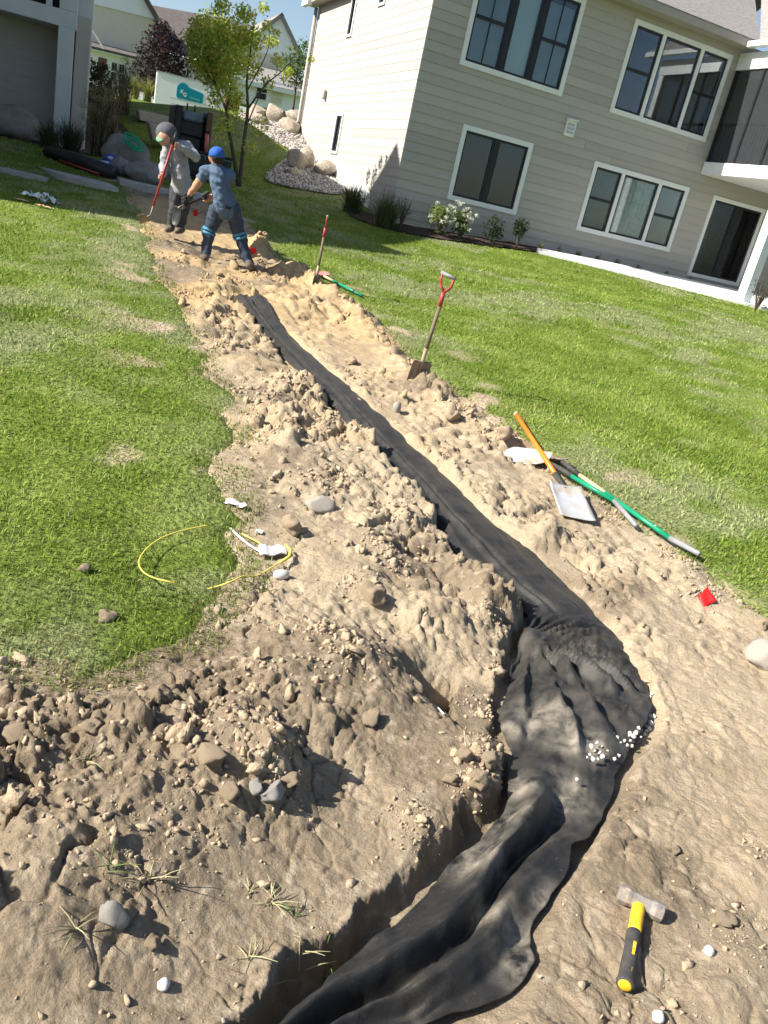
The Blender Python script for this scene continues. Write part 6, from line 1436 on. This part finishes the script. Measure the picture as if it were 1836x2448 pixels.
# ------------------------------------------------------------------ stand-on loader in the shade
LD = 20.0; lp0 = onb(444, 414, LD); LWl = Wall(np.array([lp0[0], lp0[1], 0]), E1, -E2)
t_ = empty('loader', lp0, label='black compact track loader standing in the shade behind the two men', cat='loader'); zl = lp0[2]
def lb(name, s0, s1, z0, z1, d0, d1, m, bev=.02, parent=None): mb = MB(); LWl.box(mb, s0, s1, zl + z0, zl + z1, d0, d1); return fix_normals(mb.build(name, M[m], parent or t_, bevel=bev))
for s in (-.48, .26):
    tr = lb('track', s, s + .22, .0, .42, -1.15, .05, 'tyre', .08)
    for k in range(9): lb('track_lug', s - .005, s + .225, .05 + (k % 3) * .12, .09 + (k % 3) * .12, -1.17 + (k // 3) * .01, -1.15 + .0, 'black', .0, tr)
lb('chassis', -.26, .26, .16, .80, -1.1, .02, 'black', .04)
lb('cowl', -.20, .27, 1.10, 1.30, -.75, -.02, 'steelblue', .04)
lb('engine_bay', -.24, .28, .80, 1.10, -.85, .0, 'black', .03)
for s in (-.38, .30): lb('lift_arm', s, s + (.17 if s < 0 else .14), .55, 1.36, -.9, .10, 'black', .03)
lb('arm_guard', .31, .43, .98, 1.34, .10, .13, 'brown_door', .01)
MB().tube([LWl.p(.36, zl + .55, .16), LWl.p(.34, zl + .92, .16)], .045, 10).build('hydraulic_ram', M['red_worn'], t_, smooth=True)
MB().tube([LWl.p(.36, zl + .30, .16), LWl.p(.36, zl + .55, .16)], .025, 10).build('ram_rod', M['grey_grip'], t_, smooth=True)
mb = MB(); prof_ = [(.15, .06), (.72, .02), (.74, .05), (.20, .12), (.18, .46), (.26, .52), (.24, .55), (.12, .48)]
V = [LWl.p(s, zl + z, d) for s in (-.15, .95) for d, z in prof_]; n = len(prof_)
mb.add(V, [tuple(range(n)), tuple(range(2 * n - 1, n - 1, -1))] + [(i, i + n, (i + 1) % n + n, (i + 1) % n) for i in range(n)]); fix_normals(mb.build('bucket', M['black'], t_))
lb('bucket_rim', -.16, .96, .46, .53, .16, .22, 'steelblue', .01)
for s in (-.05, .12): MB().tube([LWl.p(s, zl + 1.28, -.5), LWl.p(s, zl + 1.46, -.55)], .018, 8).build('control_lever', M['black'], t_, smooth=True)

# ------------------------------------------------------------------ two men at work
def figure(name, J, segs, label, voxel=.012):
    """segs: (joint, joint, radius, radius, flatten, material index, name); one continuous body surface"""
    mb = MB()
    for (a, b, ra, rb, fl, mi) in segs:
        A, B = Vector(J[a]), Vector(J[b]); d = (B - A); L = max(d.length, 1e-4); d = d / L; pts = []; rad = []
        for k in (-.9, -.6, 0): pts.append(A + d * (ra * k)); rad.append(ra * math.sqrt(max(.05, 1 - k * k)))
        for k in (.33, .66): pts.append(lerp(A, B, k)); rad.append(ra + (rb - ra) * k + .04 * ra * math.sin(math.pi * k))
        for k in (0, .6, .9): pts.append(B + d * (rb * k)); rad.append(rb * math.sqrt(max(.05, 1 - k * k)))
        mb.tube(pts, rad, 14, flat=fl)
    me = bpy.data.meshes.new(name); me.from_pydata([tuple(v) for v in mb.v], [], mb.f); tmp = bpy.data.objects.new(name, me); COL.objects.link(tmp)
    r = tmp.modifiers.new('skin', 'REMESH'); r.mode = 'VOXEL'; r.voxel_size = voxel
    s = tmp.modifiers.new('soft', 'SMOOTH'); s.factor = .5; s.iterations = 5
    dg_ = bpy.context.evaluated_depsgraph_get(); me2 = bpy.data.meshes.new_from_object(tmp.evaluated_get(dg_)); bpy.data.objects.remove(tmp)
    co = np.zeros(len(me2.vertices) * 3); me2.vertices.foreach_get('co', co); co = co.reshape(-1, 3); nrm_ = np.zeros(len(co) * 3); me2.vertices.foreach_get('normal', nrm_); nrm_ = nrm_.reshape(-1, 3)
    wr = np.array([(.5 - 2 * abs(mnoise.noise((p[0] * 7 + p[2] * 5, p[1] * 7, p[2] * 11)))) + .6 * mnoise.noise((p[0] * 20, p[1] * 20, p[2] * 14)) for p in co]); co = co + nrm_ * (wr * .013)[:, None]
    me2.vertices.foreach_set('co', co.ravel())
    fc = np.array([p.center[:] for p in me2.polygons]); best = np.full(len(fc), 1e9); mi_ = np.zeros(len(fc), int)
    for (a, b, ra, rb, fl, mi) in segs:
        A, B = np.array(J[a]), np.array(J[b]); d = B - A; t = np.clip(((fc - A) @ d) / (d @ d + 1e-9), 0, 1); q = np.linalg.norm(fc - A - t[:, None] * d, axis=1) / (ra + (rb - ra) * t); k = q < best; best = np.where(k, q, best); mi_ = np.where(k, mi, mi_)
    me2.polygons.foreach_set('material_index', mi_.astype(np.int32)); me2.polygons.foreach_set('use_smooth', np.ones(len(fc), bool)); me2.update()
    return me2
def hand(name, wrist, tip, grip_ax, m, parent, s=1.0):
    """palm and five unequal fingers curled round a shaft"""
    W_, T_ = Vector(wrist), Vector(tip); f = (T_ - W_).normalized(); g_ = Vector(grip_ax).normalized(); g_ = (g_ - f * g_.dot(f)).normalized(); n = f.cross(g_); mb = MB()
    mb.tube([W_, W_ + f * .035 * s, W_ + f * .075 * s], [.027 * s, .038 * s, .036 * s], 10, flat=.55)
    for i, L in enumerate((.068, .076, .072, .058)):
        o = W_ + f * .078 * s + g_ * ((i - 1.5) * .020 * s)
        p1 = o + f * L * .38 * s + n * .006 * s; p2 = p1 + f * L * .18 * s + n * L * .38 * s; p3 = p2 - f * L * .30 * s + n * L * .18 * s
        mb.tube([o, p1, p2, p3], [.0105 * s, .0098 * s, .009 * s, .0075 * s], 7)
    o = W_ + f * .035 * s + g_ * .034 * s; p1 = o + g_ * .022 * s + f * .025 * s + n * .015 * s; p2 = p1 + f * .022 * s + n * .026 * s - g_ * .012 * s
    mb.tube([o, p1, p2], [.013 * s, .0115 * s, .009 * s], 7)
    return mb.build(name, m, parent, smooth=True)
def ball(name, c, r, m, parent, sc=(1, 1, 1), zcut=None, seed=0, tilt=None):
    V, F = ICO3; V = V.copy(); R_ = np.array(tilt.to_matrix()) if tilt else np.eye(3)
    if zcut is not None: V[:, 2] = np.maximum(V[:, 2], zcut)
    Q = (V * np.array(sc) * r) @ R_.T + np.array(c); me = fast_mesh(name, Q, F, m, True); return put(bpy.data.objects.new(name, me), parent)

# the man in the grey hooded sweatshirt
D1 = 12.5; J = {k: at_d(u, v, D1 + d) for k, (u, v, d) in dict(head=(394, 322, -.12), jaw=(391, 337, -.17), neck=(410, 340, 0), chest=(424, 362, .05), mid=(430, 396, .04), belly=(433, 428, 0), pelvis=(434, 444, 0),
    sl=(402, 352, -.02), el=(390, 394, -.10), wl=(391, 416, -.26), sr=(446, 350, .0), er=(468, 376, -.12), wr=(424, 348, -.30), hl=(424, 450, 0), hr=(447, 450, 0), kl=(417, 497, -.05), kr=(441, 496, -.05), al=(408, 538, 0), ar=(433, 541, 0), tl=(402, 549, -.17), tr=(424, 553, -.17), hel=(410, 546, .04), her=(435, 549, .04)).items()}
segs1 = [('neck', 'head', .062, .085, None, 0), ('head', 'jaw', .092, .066, .95, 0), ('chest', 'neck', .13, .075, .8, 1), ('sl', 'sr', .085, .085, .95, 1), ('chest', 'mid', .165, .160, .72, 1), ('mid', 'belly', .160, .165, .74, 1), ('belly', 'pelvis', .165, .155, .78, 1),
    ('sl', 'el', .078, .062, None, 1), ('el', 'wl', .060, .043, None, 1), ('sr', 'er', .080, .066, None, 1), ('er', 'wr', .062, .042, None, 1), ('pelvis', 'hl', .12, .105, None, 2), ('pelvis', 'hr', .12, .105, None, 2), ('hl', 'kl', .098, .074, None, 2), ('hr', 'kr', .098, .074, None, 2), ('kl', 'al', .076, .058, None, 2), ('kr', 'ar', .076, .058, None, 2), ('hel', 'tl', .050, .044, .85, 3), ('her', 'tr', .050, .044, .85, 3), ('al', 'hel', .05, .05, None, 3), ('ar', 'her', .05, .05, None, 3)]
me = figure('person', J, segs1, '')
for m in ('skin', 'sweat', 'pants_b', 'boot'): me.materials.append(M[m])
pt = empty('person', (J['hel'] + J['her']) / 2, label='man in grey hooded sweatshirt and black pants bending over a red-handled tool', cat='person'); put(bpy.data.objects.new('body', me), pt)
ball('hood', at_d(398, 318, D1 - .05), .138, M['hood'], pt, (1.05, 1.15, 1.0), tilt=Euler((.3, -.3, 0)))
ball('face', at_d(394.5, 333, D1 - .135), .068, M['skin'], pt, (.9, .9, 1.1), tilt=Euler((.2, .2, 0)))
ball('hood_drape', at_d(412, 336, D1 + .02), .12, M['hood'], pt, (1.15, .9, .62), tilt=Euler((-.3, .5, 0)))
ball('cap_visor', at_d(383, 330, D1 - .17), .062, M['visor'], pt, (1.0, 1.25, .28), tilt=Euler((.6, -.7, .3)))
ball('nose', at_d(391, 336, D1 - .205), .017, M['skin'], pt, (1, 1.2, 1.1))
for u in (386.5, 394): ball('eye', at_d(u + 2.5, 331.5, D1 - .192), .010, M['hair'], pt, (1.2, .6, .6))
ball('mouth', at_d(392.5, 341, D1 - .198), .014, M['red_worn'], pt, (1.5, .5, .4))
pole0, pole1 = Vector(at_d(421.5, 317, D1 - .42)), Vector(at_d(358, 520, D1 - .36)); pax = pole1 - pole0
def on_pole(v): t = (v - 317) / (520 - 317); return lerp(pole0, pole1, t)
hand('hand', J['wr'], on_pole(343), pax, M['skin'], pt, 1.05); hand('hand', J['wl'], on_pole(424), -pax, M['skin'], pt, 1.05)
rt_ = empty('hoe', pole1, label='red-handled hoe held by the man in the hood', cat='hoe')
MB().tube([pole0, lerp(pole0, pole1, .14)], .015, 10).build('butt', M['black'], rt_, smooth=True)
MB().tube([lerp(pole0, pole1, .14), lerp(pole0, pole1, .86)], .0165, 10).build('handle', M['red'], rt_, smooth=True)
MB().tube([lerp(pole0, pole1, .86), lerp(pole0, pole1, .97), pole1 + Vector((-.05, -.02, -.01))], [.014, .010, .009], 8).build('ferrule', M['iron'], rt_, smooth=True)
blade_mesh('blade', pole1 + Vector((-.03, -.02, .0)), (-.75, -.2, -.45), (.4, -.6, -.5), .13, .15, M['iron'], rt_, 'square', .004, .002)

# the man in the blue cap
D2 = 11.2; J = {k: at_d(u, v, D2 + d) for k, (u, v, d) in dict(head=(518, 374, -.02), face=(513, 380, .07), neck=(519, 394, .0), chest=(522, 424, .02), mid=(530, 454, 0), belly=(535, 478, 0), pelvis=(538, 497, 0), sl=(492, 410, .0), el=(473, 437, -.02), wl=(454, 464, .05), sr=(548, 420, .02), er=(540, 458, .26), wr=(490, 478, .36),
    hl=(521, 502, 0), hr=(556, 502, 0), kl=(500, 552, .06), kr=(573, 562, .02), al=(492, 606, 0), ar=(594, 626, 0), tl=(484, 617, .14), tr=(607, 640, -.02), hel=(493, 615, -.03), her=(596, 636, -.08)).items()}
segs2 = [('neck', 'head', .058, .088, None, 0), ('head', 'face', .090, .072, .95, 0), ('chest', 'neck', .12, .068, .8, 1), ('sl', 'sr', .088, .088, .9, 1), ('chest', 'mid', .172, .165, .72, 1), ('mid', 'belly', .165, .168, .75, 1), ('belly', 'pelvis', .168, .160, .8, 1), ('sl', 'el', .074, .052, None, 4), ('el', 'wl', .050, .036, None, 0), ('sr', 'er', .074, .052, None, 4), ('er', 'wr', .05, .036, None, 0),
    ('pelvis', 'hl', .135, .115, None, 2), ('pelvis', 'hr', .135, .115, None, 2), ('hl', 'kl', .108, .080, None, 2), ('hr', 'kr', .108, .080, None, 2), ('kl', 'al', .082, .060, None, 2), ('kr', 'ar', .082, .060, None, 2), ('hel', 'tl', .052, .046, .85, 3), ('her', 'tr', .052, .046, .85, 3), ('al', 'hel', .055, .05, None, 3), ('ar', 'her', .055, .05, None, 3)]
segs2 = [(a, b, ra, rb, fl, mi if mi != 4 else 1) for a, b, ra, rb, fl, mi in segs2]
J['sl2'] = lerp(J['sl'], J['el'], .55)[:]; J['sr2'] = lerp(J['sr'], J['er'], .55)[:]
segs2 = [s for s in segs2 if s[0] not in ('sl', 'sr') or s[1] == 'sr'] + [('sl', 'sl2', .076, .066, None, 1), ('sl2', 'el', .054, .050, None, 0), ('sr', 'sr2', .076, .066, None, 1), ('sr2', 'er', .054, .05, None, 0)]
me = figure('person', {k: np.array(v) for k, v in J.items()}, segs2, '')
for m in ('skin', 'tee', 'jeans', 'boot'): me.materials.append(M[m])
pt = empty('person', (np.array(J['hel']) + np.array(J['her'])) / 2, label='man in blue cap, slate t-shirt and navy pants seen from behind, reaching down', cat='person'); put(bpy.data.objects.new('body', me), pt)
ball('cap', at_d(519, 370, D2 - .02), .102, M['cap'], pt, (1.0, 1.06, .95), -.25, tilt=Euler((.12, -.12, 0)))
ball('hair', at_d(521, 380, D2 - .035), .088, M['hair'], pt, (1.0, .85, .75))
MB().tube([Vector(J['pelvis']) + Vector((0, 0, .03)), Vector(J['pelvis']) + Vector((0, 0, .0))], .163, 18, flat=.84).build('belt', M['black'], pt, smooth=True)
ball('ear', at_d(505.5, 381, D2 - .0), .024, M['skin'], pt, (.45, .8, 1.2))
def strap(c, ax, r, w, name='knee_strap'):
    ax = Vector(ax).normalized(); return MB().tube([Vector(c) - ax * w / 2, Vector(c), Vector(c) + ax * w / 2], [r, r * 1.05, r], 14).build(name, M['knee'], pt, smooth=True)
kl, kr = Vector(J['kl']), Vector(J['kr']); dl = Vector(J['al']) - Vector(J['hl']); dr = Vector(J['ar']) - Vector(J['hr'])
strap(kl - dl * .035, dl, .092, .035); strap(kl + dl * .05, dl, .092, .035); strap(kr - dr * .02, dr, .092, .03); strap(kr + dr * .05, dr, .092, .03)
ball('knee_pad', kl + Vector((-.075, .03, -.01)), .055, M['knee'], pt, (.6, 1, 1.5)); ball('knee_pad', kr + Vector((-.075, .05, -.01)), .05, M['knee'], pt, (.6, 1, 1.4))
s0, s1 = Vector(at_d(512, 462, D2 + .46)), Vector(at_d(429, 496, D2 + .0)); sx = s1 - s0
hand('hand', J['wl'], lerp(s0, s1, .84), sx, M['glove'], pt, 1.2); hand('hand', J['wr'], lerp(s0, s1, .28), sx, M['glove'], pt, 1.15)
st_ = empty('shovel', s1, label='dark shovel gripped by the man in the blue cap', cat='shovel')
MB().tube([s0, lerp(s0, s1, .5), s1], [.017, .0165, .0165], 10).build('shaft', M['black'], st_, smooth=True)
MB().tube([s1 - sx.normalized() * .08, s1 + sx.normalized() * .02], [.019, .014], 10).build('socket', M['iron'], st_, smooth=True)
blade_mesh('blade', s1, (-.15, -.05, -1), (-.6, -.8, 0), .24, .17, M['black'], st_, 'round', .02, .012)
